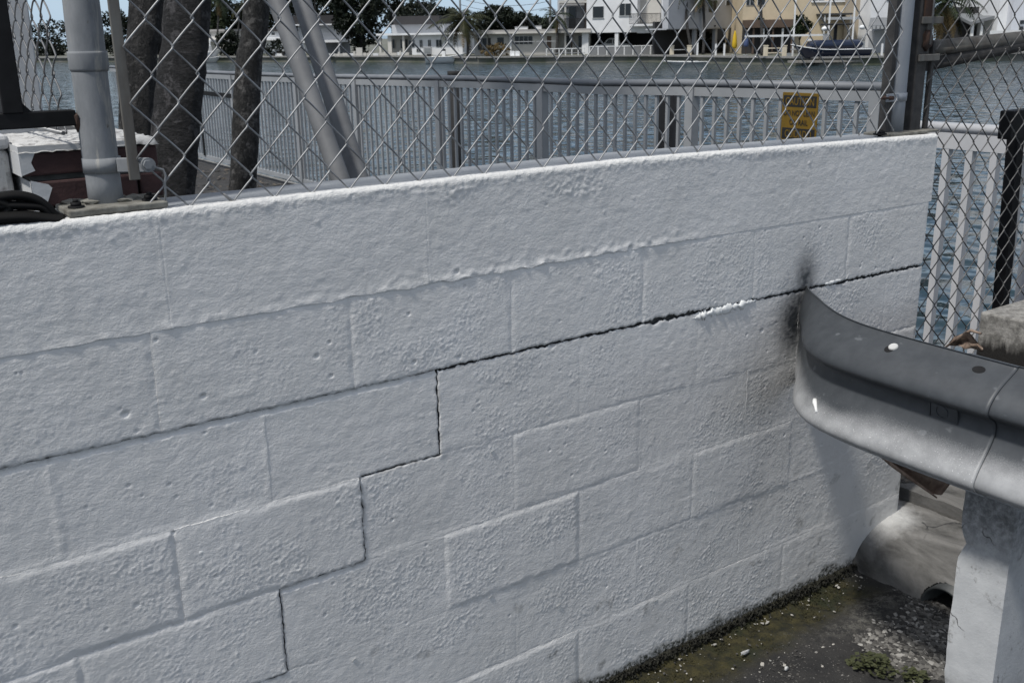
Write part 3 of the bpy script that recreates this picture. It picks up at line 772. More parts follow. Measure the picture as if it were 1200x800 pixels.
for i in range(ny):
    y = YP0-.004 + (.475-YP0)*i/(ny-1); row = []
    for j in range(nx):
        x = XP0-.004 + (XP1-XP0+.008)*j/(nx-1)
        h = ZP + .004*float(fbm(np.array(x*60), np.array(y*60), 7, 3)) - (.012 if i in (0, ny-1) or j in (0, nx-1) else 0)
        row.append((x, y, h))
    pts.append(row)
b = MB(); b.grid(pts); b.out('mortar_top', M['chalk'], pier)

gw = thing('garden_wall', 'low white rendered wall running back from the brick pier under the side mesh', 'wall', (-.6, 2, G))
b = MB(); b.box2((-1.0, .24, G), (XP0-.004, 3.6, .525), bevel=.012); b.out('wall_body', M['chalk'], gw)
b = MB(); b.box2((-1.02, .232, .5245), (XP0-.002, 3.62, .551), bevel=.008); b.out('coping', M['white'], gw)

bg_ = thing('steel_gate', 'black box section steel gate frame hinged at the thick left post', 'gate', (-.6, .09, .58))
za = onY(44, 131, .075)[2]; zb_ = onY(44, 150, .075)[2]
b = MB(); b.box2((-1.3, .072, zb_), (PX-PR-.004, .102, za), bevel=.002); b.out('bottom_rail', M['black_steel'], bg_)
xa = onY(9, 90, .072)[0]
b = MB(); b.box2((xa-.0165, .070, za-.001), (xa+.0165, .103, 1.7), bevel=.002); b.out('stile', M['black_steel'], bg_)
b = MB(); b.add([(xa+.016, .073, za-.001), (xa+.031, .073, za-.001), (xa+.016, .073, za+.016), (xa+.016, .1, za-.001), (xa+.031, .1, za-.001), (xa+.016, .1, za+.016)], [(0, 1, 2), (5, 4, 3), (1, 4, 5, 2)]); b.out('weld', M['black_steel'], bg_)
b = MB(); b.blob((PX-PR-.004, .078, (za+zb_)/2-.004), (.006, .012, .018), .3, 1, 2); b.out('hinge_rust', M['rust'], bg_)

sf = thing('side_fence', 'slanting chain link side fence seen edge on between black gate and thick post', 'chain link fence', (-.3, .2, .55))
chain_link(sf, -.272, .13, .556, 74, 23, (.062, .066), .0017, M['dull_wire'], dirx=(-.045, .999, 0), seed=9)
b = MB(); b.tube([(-.272, .15, .554), (-.38, 2.45, .554)], .004, 8); b.out('bottom_wire', M['galv'], sf)
cw = onY(40, 60, 5.2)
pw = thing('rendered_column', 'pale grey rendered column behind the side mesh at far left', 'column', (cw[0]-.35, 5.4, G))
x1 = onY(41, 60, 5.2)[0]
b = MB(); b.box2((x1-.75, 5.2, G), (x1, 5.6, 2.6), bevel=.01); b.out('shaft', M['white'], pw)
b = MB(); b.box2((x1-.80, 5.15, G), (x1+.05, 5.65, G+.15), bevel=.01); b.out('plinth', M['white'], pw)

# black rubber strap lying in loops on the wall top
st = thing('rubber_strap', 'coiled black rubber strap lying on the wall top at far left', 'strap', (-.38, .05, .42))
def S(pts, y): return [onY(x, yy, y) for x, yy in pts]
def smooth_path(P, n=30):
    P = np.array(P); t = np.linspace(0, len(P)-1, n); out = []
    for q in t:
        i = min(int(q), len(P)-2); u = q-i
        p0, p1, p2_, p3 = P[max(i-1, 0)], P[i], P[i+1], P[min(i+2, len(P)-1)]
        out.append(.5*((2*p1)+(-p0+p2_)*u+(2*p0-5*p1+4*p2_-p3)*u*u+(-p0+3*p1-3*p2_+p3)*u**3))
    return out
for pts, y, r, sx in (([(-40, 242), (-10, 233), (18, 229), (40, 233), (54, 242), (64, 252), (74, 257)], .036, .0085, 1.7),
                      ([(-30, 246), (5, 241), (30, 241), (48, 243), (58, 252), (66, 258)], .034, .0075, 1.8),
                      ([(-30, 257), (0, 255), (30, 254), (60, 257), (72, 258)], .028, .0105, 2.4),
                      ([(-30, 230), (-5, 236), (8, 242), (4, 250), (-6, 257)], .038, .010, 1.8)):
    b = MB(); b.tube(smooth_path(S(pts, y)), r, 10, sx=sx); b.out('loop', M['rubber'], st)

# ------------------------------------------------------------------ GUARDRAIL
def rail_mat():
    mt, n, b = new_mat('sprayed_guardrail')
    a = n.nodes.new('ShaderNodeAttribute'); a.attribute_name = 'stain'
    sp = n.nodes.new('ShaderNodeSeparateColor'); n.links.new(a.outputs['Color'], sp.inputs[0])
    pos = geo_pos(n)
    zinc = mix_rgb(n, ramp(n, noise(n, 22, 5, .6, pos), .35, .7), (.27, .275, .28), (.38, .385, .39))
    grey = mix_rgb(n, ramp(n, noise(n, 30, 4, .6, pos), .3, .7), (.040, .045, .051), (.056, .062, .069))
    sc = ramp(n, noise(n, 36, 2, .4, geo_pos(n, (1, .7, 1))), .69, .74)
    grey = mix_rgb(n, sc, grey, (.10, .108, .117))
    # spray speckle: fac + fine noise
    nz = noise(n, 420, 3, .7, pos)
    ad = n.nodes.new('ShaderNodeMath'); ad.operation = 'MULTIPLY_ADD'; n.links.new(nz, ad.inputs[0]); ad.inputs[1].default_value = .5
    n.links.new(sp.outputs[0], ad.inputs[2])
    f = ramp(n, ad.outputs[0], .38, 1.05)
    c = mix_rgb(n, f, zinc, grey)
    sk = ramp(n, noise(n, 300, 2, .5, pos), .66, .72)
    m2 = n.nodes.new('ShaderNodeMath'); m2.operation = 'MULTIPLY'; n.links.new(sk, m2.inputs[0]); n.links.new(sp.outputs[1], m2.inputs[1])
    c = mix_rgb(n, m2.outputs[0], c, (.62, .62, .62))
    n.links.new(c, b.inputs['Base Color']); b.inputs['Roughness'].default_value = .5; b.inputs['Metallic'].default_value = .12
    bump(n, b, noise(n, 300, 3, .6, pos), .12, .001)
    return mt
M['rail'] = rail_mat()
guard = thing('guardrail', 'grey corrugated steel guardrail curving into the white wall on a concrete post', 'guardrail', (1.43, -.67, G))
ZT, ZB = .004, -.286
# profile: (height 0..1 from the top, stand-off from the back plane)
PROF = [(0, .003), (.012, .000), (.035, .007), (.07, .024), (.11, .044), (.155, .061), (.205, .074), (.255, .082), (.30, .084), (.33, .079), (.355, .067), (.38, .053), (.41, .043), (.45, .037), (.50, .036), (.55, .039), (.60, .045), (.65, .053), (.70, .061), (.75, .069), (.80, .075), (.845, .078), (.89, .074), (.93, .060), (.965, .036), (.988, .022), (1, .022)]
PROF = [(h, o + .050*h) for h, o in PROF]
def dens(P, k=3):
    P = np.array(P); t = np.linspace(0, len(P)-1, (len(P)-1)*k+1)
    return np.array(smooth_path([tuple(q)+(0,) for q in P], len(t)))[:, :2]
PR_ = dens(PROF)
PATH = [(1.658, -.002), (1.616, -.045), (1.568, -.112), (1.514, -.190), (1.472, -.265), (1.444, -.345), (1.430, -.44), (1.424, -.56), (1.420, -.70), (1.418, -.86), (1.416, -1.1), (1.414, -1.5), (1.412, -2.2)]
def rail_surface(y_stop0, y_stop1, proud, taper=False, n=60):
    P = np.array(smooth_path([q+(0,) for q in PATH], 400))[:, :2]
    s = np.concatenate([[0], np.cumsum(np.linalg.norm(np.diff(P, axis=0), axis=1))])
    i0 = int(np.argmin(abs(P[:, 1]-y_stop0))); i1 = int(np.argmin(abs(P[:, 1]-y_stop1)))
    t = np.linspace(s[i0], s[i1], n); X = np.interp(t, s, P[:, 0]); Y = np.interp(t, s, P[:, 1])
    tx = np.gradient(X, t); ty = np.gradient(Y, t); L = np.hypot(tx, ty); nx_, ny_ = ty/L, -tx/L     # left normal -> towards -X
    front = []; stn = []
    for i in range(n):
        row = []
        fl = 1.0
        if taper: fl = .14+.86*float(sstep(0, .42, t[i]-s[i0]))            # the end wing flattens
        for (h, o) in PR_:
            oo = o*fl + proud + (0 if not taper else .003*(1-float(sstep(0, .25, t[i]-s[i0])))*math.sin(math.pi*h))
            row.append((X[i]+nx_[i]*oo, Y[i]+ny_[i]*oo, ZT+(ZB-ZT)*h))
        front.append(row)
    return np.array(front), t-s[i0], np.stack([nx_, ny_], 1)
def rail_obj(name, y0, y1, proud, taper, lab=None, n=60):
    Fr, t, N = rail_surface(y0, y1, proud, taper, n)
    r, c = Fr.shape[:2]
    Bk = Fr.copy(); Bk[..., 0] -= N[:, None, 0]*.004; Bk[..., 1] -= N[:, None, 1]*.004
    mb = MB(); mb.grid(Fr, True, True); mb.grid(Bk, True, False)
    o = r*c
    ring_ = [i for i in range(c)] + [i*c+c-1 for i in range(1, r)] + [(r-1)*c+i for i in range(c-2, -1, -1)] + [i*c for i in range(r-2, 0, -1)]
    for k in range(len(ring_)):
        a, b2 = ring_[k], ring_[(k+1) % len(ring_)]
        mb.f.append((a, b2, o+b2, o+a)); mb.s.append(False)
    ob = mb.out(name, M['rail'], guard)
    H = np.repeat(PR_[None, :, 0], r, 0); TT = np.repeat(t[:, None], c, 1)
    wob = .05*fbm(TT*7, H*3, 12, 4)
    grey = 1.15*(1-sstep(.30, .40, H+wob*.3)) + .95*np.exp(-((H-.37+wob)/.12)**2)*sstep(.30, .36, H) + .78*np.exp(-((H-.57+wob)/.15)**2) + .28*np.exp(-((TT-.42)/.09)**2)*np.exp(-((H-.68)/.08)**2)  # grey paint and overspray; valley shading below the crease is painted in too
    grey = np.clip(grey, 0, 1.2)
    spk = np.exp(-((H-.82)/.10)**2)*sstep(.15, .35, TT) if not taper else np.exp(-((H-.80)/.12)**2)*sstep(.18, .40, TT)
    st_ = np.stack([grey.ravel(), spk.ravel(), 0*spk.ravel()], 1)
    set_stain(ob, np.concatenate([st_, st_]))
    if lab: ob['label'] = lab
    return ob
yseam = onX(1166, 480, 1.338)[1]
rail_obj('end_wing', -.004, yseam, .0050, True, 'curved grey end wing of the rail', 90)
rail_obj('beam', yseam+.12, -2.1, 0.0, False, None, 60)
# bolts, hole and marks set on the wing's surface
from mathutils.bvhtree import BVHTree
wing = bpy.data.objects['end_wing']
bvh = BVHTree.FromPolygons([v.co + Vector(guard.location) for v in wing.data.vertices], [tuple(p.vertices) for p in wing.data.polygons])
def hit(x, y):
    d = Vector(ray(x, y)).normalized(); l, nn, _, _ = bvh.ray_cast(Vector(CW), d)
    if nn.dot(d) > 0: nn = -nn
    return np.array(l), np.array(nn)
p, nrm = hit(1047, 407)
b = MB(); b.tube([p-nrm*.004, p+nrm*.0035, p+nrm*.0055], [.0115, .0115, .009], 14); b.out('bolt', M['conc_white'], guard)
p, nrm = hit(1042, 409); b = MB(); b.tube([p-nrm*.004, p+nrm*.0012], .0115, 14); b.out('bolt_washer', M['black_steel'], guard)
p, nrm = hit(1147, 433)
b = MB(); b.tube([p-nrm*.006, p+nrm*.0007], .0115, 18, sx=1.3, up=(0, 0, 1)); b.out('bolt_hole', M['black_steel'], guard)
p, nr = hit(1107, 482)
e1 = np.array([0, -1.0, 0]); e1 = e1-nr*(e1 @ nr); e1 /= np.linalg.norm(e1); ax = np.array([e1, np.cross(nr, e1), nr])
mbp = MB()
def plate_rim(c, w, h, t, d):
    for a_, b_, ww, hh in ((0, h/2, w, t), (0, -h/2, w, t), (w/2, 0, t, h-t), (-w/2, 0, t, h-t)):
        mbp.box(c + ax.T @ np.array([a_, b_, 0]), (ww, hh, d), ax)
mbp.box(p+nr*.001, (.066, .040, .008), ax, .001); plate_rim(p+nr*.003, .070, .044, .0028, .007); p = p+nr*.004
q = p + ax.T @ np.array([-.004, 0, 0])
for k in range(18):
    a_ = k/18*2*math.pi; mbp.box(q + ax.T @ np.array([.0145*math.cos(a_), .0145*math.sin(a_), 0]), (.0055, .0025, .005), np.array([-math.sin(a_)*ax[0]+math.cos(a_)*ax[1], math.cos(a_)*ax[0]+math.sin(a_)*ax[1], nr]))
mbp.out('splice_washer', M['rail'], guard)
o = bpy.data.objects['splice_washer']; set_stain(o, np.tile([.95, 0, 0], (len(o.data.vertices), 1)))
P = []
for x, y in ((955, 468), (955, 472), (956, 477), (957, 483)):
    q, nr = hit(x, y); P.append(q+nr*.0005)
b = MB(); b.tube(P, [.0055, .0065, .004, .003], 8); b.out('paint_drip', M['flake'], guard)
# concrete post carrying the rail
def post_mesh():
    bm = bmesh.new(); 
    zs = np.linspace(G-.05, ZB+.13, 48); x0, x1, y1, y0 = 1.437, 1.60, -.672, -.798
    V = []; Fq = []; nper = 40
    for z in zs:
        for k in range(nper):
            s_ = k/nper*4; e = int(s_); u = s_-e
            c4 = [(x0, y1), (x0, y0), (x1, y0), (x1, y1)]
            a_ = np.array(c4[e]); b2 = np.array(c4[(e+1) % 4]); q = a_+(b2-a_)*u
            cdist = min(u, 1-u)
            n1 = float(fbm(np.array(q[1]*14+q[0]*14), np.array(z*14), 5, 3))
            q = q + (np.array([1.52, -.742])-q)*(.010*math.exp(-(cdist/.07)**2)+.016*n1*math.exp(-(cdist/.16)**2))
            chip = math.exp(-((z+.47)/.022)**2)*math.exp(-((q[1]-y1)/.03)**2)*math.exp(-((q[0]-x0)/.04)**2)
            chip += .7*math.exp(-((z+.86)/.10)**2)*math.exp(-((q[1]-y1)/.02)**2)*math.exp(-((q[0]-x0)/.04)**2)*(.5+n1)
            q = q + np.array([.008, -.012])*chip
            V.append((q[0]+.0015*n1, q[1], z))
    for i in range(len(zs)-1):
        for k in range(nper): Fq.append((i*nper+k, (i+1)*nper+k, (i+1)*nper+(k+1) % nper, i*nper+(k+1) % nper))
    Fq.append(tuple((len(zs)-1)*nper+k for k in range(nper))[::-1])
    bm.free()
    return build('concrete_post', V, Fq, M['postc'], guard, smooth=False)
def post_mat():
    mt, n, b = new_mat('painted_concrete_post')
    pos = geo_pos(n)
    c = mix_rgb(n, ramp(n, noise(n, 10, 5, .6, pos), .35, .7), (.40, .41, .42), (.50, .51, .515))
    wear = ramp(n, noise(n, 24, 6, .75, pos), .58, .68)
    c = mix_rgb(n, wear, c, (.24, .24, .235))
    z = n.nodes.new('ShaderNodeSeparateXYZ'); n.links.new(pos, z.inputs[0])
    low = n.nodes.new('ShaderNodeMapRange'); low.inputs[1].default_value = -.80; low.inputs[2].default_value = -.93; n.links.new(z.outputs[2], low.inputs[0])
    m2 = n.nodes.new('ShaderNodeMath'); m2.operation = 'MULTIPLY'; n.links.new(low.outputs[0], m2.inputs[0]); n.links.new(ramp(n, noise(n, 16, 5, .7, pos), .45, .6), m2.inputs[1])
    c = mix_rgb(n, m2.outputs[0], c, (.10, .10, .095))
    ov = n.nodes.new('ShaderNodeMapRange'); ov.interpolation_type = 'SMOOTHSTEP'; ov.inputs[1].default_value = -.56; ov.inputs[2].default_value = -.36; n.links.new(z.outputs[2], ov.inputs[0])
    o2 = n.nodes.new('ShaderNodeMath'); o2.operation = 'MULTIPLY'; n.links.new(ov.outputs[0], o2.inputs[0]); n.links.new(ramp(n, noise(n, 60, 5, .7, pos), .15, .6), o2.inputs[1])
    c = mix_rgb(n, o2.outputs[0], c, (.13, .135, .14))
    w = n.nodes.new('ShaderNodeTexVoronoi'); w.feature = 'DISTANCE_TO_EDGE'; w.inputs['Scale'].default_value = 5.5
    wv = mix_rgb(n, .06, pos, noise(n, 18, 3, .6, pos, out=1)); n.links.new(wv, w.inputs['Vector'])
    cr = ramp(n, w.outputs['Distance'], .004, .010, (1, 1, 1), (0, 0, 0))
    m3 = n.nodes.new('ShaderNodeMath'); m3.operation = 'MULTIPLY'; n.links.new(cr, m3.inputs[0]); n.links.new(ramp(n, noise(n, 5, 2, .5, pos), .50, .56), m3.inputs[1])
    c = mix_rgb(n, m3.outputs[0], c, (.06, .06, .06))
    n.links.new(c, b.inputs['Base Color']); b.inputs['Roughness'].default_value = .85
    k = bump(n, b, noise(n, 130, 5, .7, pos), .35, .003); bump(n, b, m3.outputs[0], -.6, .003, k)
    return mt
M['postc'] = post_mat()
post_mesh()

# dead palm sheath jammed behind the rail
dp = thing('dead_palm_sheath', 'dry brown palm sheath caught under the guardrail beside the wall end', 'palm leaf', (1.7, -.3, -.4))
poly = [(1020, 520), (1040, 528), (1062, 534), (1085, 545), (1118, 560)]
low_ = [(1024, 528), (1042, 545), (1064, 561), (1090, 578), (1103, 580)]
pts = []
for i in range(9):
    t_ = i/8*(len(poly)-1); k = min(int(t_), len(poly)-2); u = t_-k
    a_ = np.array(poly[k])*(1-u)+np.array(poly[k+1])*u; c_ = np.array(low_[k])*(1-u)+np.array(low_[k+1])*u
    row = []
    for j in range(7):
        v = j/6; q = a_*(1-v)+c_*v; q = a_+(c_-a_)*(1.25*v-.25)
        row.append(onX(q[0], q[1], 1.62+.04*math.sin(v*3.1)+.012*math.sin(i*1.7+j)))
    pts.append(row)
b = MB(); b.grid(pts, True); b.grid([[q+np.array([.004, 0, 0]) for q in r] for r in pts], True, True); b.out('blade', M['dead'], dp)
b = MB(); b.tube([onX(x, y, 1.60) for x, y in ((1022, 524), (1046, 545), (1075, 566), (1098, 583))], [.006, .005, .004, .002], 8); b.out('stalk', M['dead'], dp)
lb = thing('dead_leaf', 'crumpled brown dead leaf resting above the guardrail against the concrete pier', 'dead leaf', (2.0, -.22, -.16))
pts = []
for i in range(7):
    row = []
    for j in range(5):
        x = 1112+i*6.5; y = 404+i*1.2-(math.sin(i/6*math.pi)*16+2)*(1-j/4)-1.5*math.sin(i*2.3+j)
        row.append(onX(x, y, 2.02-.015*i+.02*math.sin(j*1.9+i*1.3)))
    pts.append(row)
b = MB(); b.grid(pts, True); b.grid([[q+np.array([.004, 0, 0]) for q in r] for r in pts], True, True); b.out('blade', M['dead'], lb)
b = MB(); b.tube([onX(x, y, 1.99) for x, y in ((1108, 407), (1122, 396), (1138, 387), (1150, 391))], [.003, .004, .005, .003], 7); b.out('stalk', M['dead'], lb)

# concrete pier at the right edge
def pier_mat():
    mt, n, b = new_mat('mildewed_concrete_pier')
    pos = geo_pos(n)
    c = mix_rgb(n, ramp(n, noise(n, 40, 5, .7, pos), .38, .66), (.13, .125, .115), (.30, .29, .27))
    z = n.nodes.new('ShaderNodeSeparateXYZ'); n.links.new(pos, z.inputs[0])
    ad = n.nodes.new('ShaderNodeMath'); ad.operation = 'MULTIPLY_ADD'; ad.inputs[1].default_value = .12
    n.links.new(noise(n, 17, 5, .75, geo_pos(n, (1, 1, .15))), ad.inputs[0]); n.links.new(z.outputs[2], ad.inputs[2])
    f = n.nodes.new('ShaderNodeMapRange'); f.inputs[1].default_value = -.105; f.inputs[2].default_value = -.135; n.links.new(ad.outputs[0], f.inputs[0])
    c = mix_rgb(n, f.outputs[0], c, (.010, .009, .008))
    n.links.new(c, b.inputs['Base Color']); b.inputs['Roughness'].default_value = .95
    bump(n, b, noise(n, 90, 5, .7, pos), .6, .005)
    return mt
cp = thing('concrete_pier', 'mildewed concrete pier with black drip stains rising behind the guardrail', 'concrete pier', (2.5, -.6, G))
c0 = at(1149, 365, 3.0)
M['pier'] = pier_mat()
b = MB(); b.box2((c0[0], c0[1]-.9, c0[2]-.26), (c0[0]+.75, c0[1], c0[2]), bevel=.006); b.out('pier_cap', M['pier'], cp)
b = MB(); b.box2((c0[0]+.10, c0[1]-.85, G-.05), (c0[0]+.70, c0[1]-.12, c0[2]-.262)); b.out('shaft', M['pier'], cp)

# concrete apron over the drain, slab behind it, pipe
def apron_z(X, Y):
    wob = .02*fbm(X*0+1, Y*7, 5, 3)
    t_ = np.clip((X+wob*.5-1.985)/.19, 0, 1); h = .15*np.sqrt(np.clip(1-(1-t_)**2, 0, 1)) + .012*sstep(2.1, 2.3, X)
    left = sstep(.16, -.04, Y)*.10 + .90
    return G-.012 + h*left + .007*fbm(X*9, Y*9, 6, 4) + .0035*fbm(X*40, Y*40, 7, 4)
ap = thing('concrete_apron', 'rounded concrete apron over the drain at the foot of the wall end', 'concrete apron', (2.15, -.3, G))
xs = np.linspace(1.975, 2.30, 100); ys = np.linspace(-1.3, .20, 400)
X, Y = np.meshgrid(xs, ys)
Z = apron_z(X, Y)
yc, rp = -.335, .075
keep = ~((np.abs(Y-yc) < np.sqrt(np.maximum(0, 1-((np.minimum(Z, G+.2)-(G+.005))/rp)**2))*rp) & (X < 2.05) & (Z < G+.005+rp*.97))
i, j = np.meshgrid(np.arange(399), np.arange(99), indexing='ij'); q = (i*100+j)
kk = keep[:-1, :-1] & keep[1:, :-1] & keep[:-1, 1:] & keep[1:, 1:]
q = q[kk]; fs = np.stack([q, q+1, q+101, q+100], 1).tolist()
def apron_mat():
    mt, n, b = new_mat('stained_apron_concrete')
    pos = geo_pos(n)
    c = mix_rgb(n, ramp(n, noise(n, 7, 6, .65, geo_pos(n, (1.6, .6, 1)), dist=.5), .36, .66), (.045, .044, .041), (.17, .165, .157))
    d = n.nodes.new('ShaderNodeVectorMath'); d.operation = 'DISTANCE'; n.links.new(pos, d.inputs[0]); d.inputs[1].default_value = (2.16, 0.0, -.89)
    ad = n.nodes.new('ShaderNodeMath'); ad.operation = 'MULTIPLY_ADD'; ad.inputs[1].default_value = .12; n.links.new(noise(n, 12, 5, .7, pos), ad.inputs[0]); n.links.new(d.outputs['Value'], ad.inputs[2])
    c = mix_rgb(n, ramp(n, ad.outputs[0], .10, .19, (1, 1, 1), (0, 0, 0)), c, (.42, .42, .41))  # white patch paints the lit upper left of the apron into its colour
    w = n.nodes.new('ShaderNodeTexVoronoi'); w.feature = 'DISTANCE_TO_EDGE'; w.inputs['Scale'].default_value = 3.6
    wv = mix_rgb(n, .06, pos, noise(n, 14, 3, .6, pos, out=1)); n.links.new(wv, w.inputs['Vector'])
    cr = ramp(n, w.outputs['Distance'], .006, .014, (1, 1, 1), (0, 0, 0))
    m3 = n.nodes.new('ShaderNodeMath'); m3.operation = 'MULTIPLY'; n.links.new(cr, m3.inputs[0]); n.links.new(ramp(n, noise(n, 4, 2, .5, pos), .52, .56), m3.inputs[1])
    c = mix_rgb(n, m3.outputs[0], c, (.03, .03, .03))
    n.links.new(c, b.inputs['Base Color']); b.inputs['Roughness'].default_value = .9
    k = bump(n, b, noise(n, 90, 5, .7, pos), .5, .004); bump(n, b, m3.outputs[0], -.6, .004, k)
    return mt
M['apron'] = apron_mat()
build('apron_hump', np.stack([X, Y, Z], -1).reshape(-1, 3), fs, M['apron'], ap, smooth=True)
b = MB()
n = 28; rim = []
for kx in (1.985, 2.30):
    for k in range(n): rim.append((kx, yc+rp*math.cos(2*math.pi*k/n), G+.005+rp*math.sin(2*math.pi*k/n)))
inner = [(x, yc+(y-yc)*.90, G+.005+(z-G-.005)*.90) for x, y, z in rim]
b.add(rim+inner, [(k, (k+1) % n, n+(k+1) % n, n+k) for k in range(n)] + [(2*n+k, 3*n+k, 3*n+(k+1) % n, 2*n+(k+1) % n) for k in range(n)] + [(k, 2*n+k, 2*n+(k+1) % n, (k+1) % n) for k in range(n)], True)
b.out('drain_pipe', M['plastic'], ap)
sb = thing('concrete_slab', 'broken flat concrete slab lying beyond the rounded apron', 'slab', (2.5, -.2, G))
xs = np.linspace(2.315, 2.95, 30); ys = np.linspace(-1.2, .12, 60)
X, Y = np.meshgrid(xs, ys); X = X + (X < 2.33)*.03*fbm(Y*6, Y*0, 4, 3)
ym = .10-(X-2.315)*.8+.03*fbm(X*9, X*0, 14, 3); Y = -1.2+(ym+1.2)*(Y+1.2)/1.32
Z = G+.185+.05*(X-2.3)+.010*fbm(X*8, Y*8, 9, 3)
b = MB(); b.grid(np.stack([X, Y, Z], -1)); Xb = X.copy()
b.grid(np.stack([np.stack([X[:, 0], Y[:, 0], Z[:, 0]], 1), np.stack([X[:, 0]+.008, Y[:, 0], Z[:, 0]*0+G+.10], 1)], 1).transpose(1, 0, 2), False, True)
b.grid(np.stack([np.stack([X[-1], Y[-1], Z[-1]], 1), np.stack([X[-1], Y[-1]-.01, Z[-1]*0+G], 1)], 1).transpose(1, 0, 2), False)
b.out('slab_top', M['apron'], sb)

# ------------------------------------------------------------------ RAILINGS ALONG THE SEAWALL
RX = 4.25
def rail_top(y): return float(np.interp(y, [1.6, 3.2, 4.07, 4.69, 5.8, 7, 8.66, 10.66, 12.7, 17], [.42, .395, .37, .368, .36, .34, .312, .29, .275, .27]))
rl = thing('seawall_railing', 'long white aluminium picket railing along the canal behind the trees', 'railing', (RX, 8, G))
ys = [1.62, 3.2, 4.07, 4.69, 5.8, 7.0, 8.66, 10.66, 13.0, 15, 17.4]
b = MB(); b.tube([(RX, y, rail_top(y)-.018) for y in ys], .024, 12, sx=1.2); b.out('top_rail', M['rail_top'], rl)
b = MB()
for a, c in zip(ys[:-1], ys[1:]):
    za_, zc_ = rail_top(a)-.07, rail_top(c)-.07
    b.prism([(RX-.018, a, za_-.028), (RX+.018, a, za_-.028), (RX+.018, a, za_+.028), (RX-.018, a, za_+.028)], (0, 0, 0), (0, c-a, zc_-za_))
b.out('upper_rail', M['rail_alu'], rl)
b = MB(); b.box2((RX-.02, 1.62, -.945), (RX+.02, 17.4, -.895)); b.out('bottom_rail', M['rail_alu'], rl)
proto = None; y = 1.70; k = 0
pposts = [onX(x, 150, RX)[1] for x in (1026, 810, 636, 516, 420, 351, 277, 225, 195)]
rr = random.Random(11)
while y < 17.2:
    if min(abs(y-q) for q in pposts) > .045:
        zt = rail_top(y)-.098
        if proto is None:
            b = MB(); b.box((RX, y, (-.895+zt)/2), (.020, .022, zt+.895)); proto = b.out('baluster', M['rail_alu'], rl); py0 = y
        else:
            o = proto.copy(); COL.objects.link(o); o.parent = rl; o.location = (rr.uniform(-.001, .001), y-py0, 0); o.scale = (1, 1, 1)
            o.location.z = 0
            sc = (zt+.895)/(rail_top(py0)-.098+.895); o.scale.z = sc; o.location.z = -(sc-1)*(-.895-G)
    y += .1085
for q in pposts:
    b = MB(); b.box((RX, q, (G+rail_top(q)-.04)/2), (.065, .07, rail_top(q)-.04-G)); b.out('rail_post', M['rail_alu'], rl)
yg0 = onX(213, 100, RX)[1]; yg1 = onX(276, 100, RX)[1]
b = MB(); b.box2((RX-.035, yg1+.1, -.05), (RX-.02, yg0, .005)); yl = onX(237, 130, RX)[1]
b.box2((RX-.036, yl-.03, -.9), (RX-.021, yl+.03, 0)); b.box2((RX-.036, yl, -.20), (RX-.021, yl+.4, -.16))
b.out('gate_bar', M['black_steel'], rl)
RX2 = 3.35
r2 = thing('seawall_railing', 'short white picket railing showing through the fine mesh right of the wall end', 'railing', (RX2, .3, G))
b = MB(); b.tube([(RX2, .86, .300), (RX2, -1.6, .312)], .022, 12, sx=1.2); b.out('top_rail', M['rail_white'], r2)
b = MB(); b.box2((RX2-.018, -1.6, .215), (RX2+.018, .86, .282)); b.out('upper_rail', M['rail_white'], r2)
b = MB(); b.box2((RX2-.02, -1.6, -.945), (RX2+.02, .86, -.895)); b.out('bottom_rail', M['rail_white'], r2)
y0_ = onX(1113, 155, RX2)[1]; proto = None
for k in range(-1, 20):
    y = y0_-.108*k
    if proto is None:
        b = MB(); b.box((RX2, y, -.34), (.034, .030, 1.11)); proto = b.out('baluster', M['rail_white'], r2); py0 = y
    else:
        o = proto.copy(); COL.objects.link(o); o.parent = r2; o.location = (0, y-py0, 0)
b = MB(); b.box((RX2, y0_-.108*3-.09, -.37), (.06, .06, 1.3)); b.out('rail_post', M['rail_white'], r2)
b = MB(); b.box((RX2, .86, -.37), (.06, .06, 1.3)); b.out('rail_post', M['rail_white'], r2)

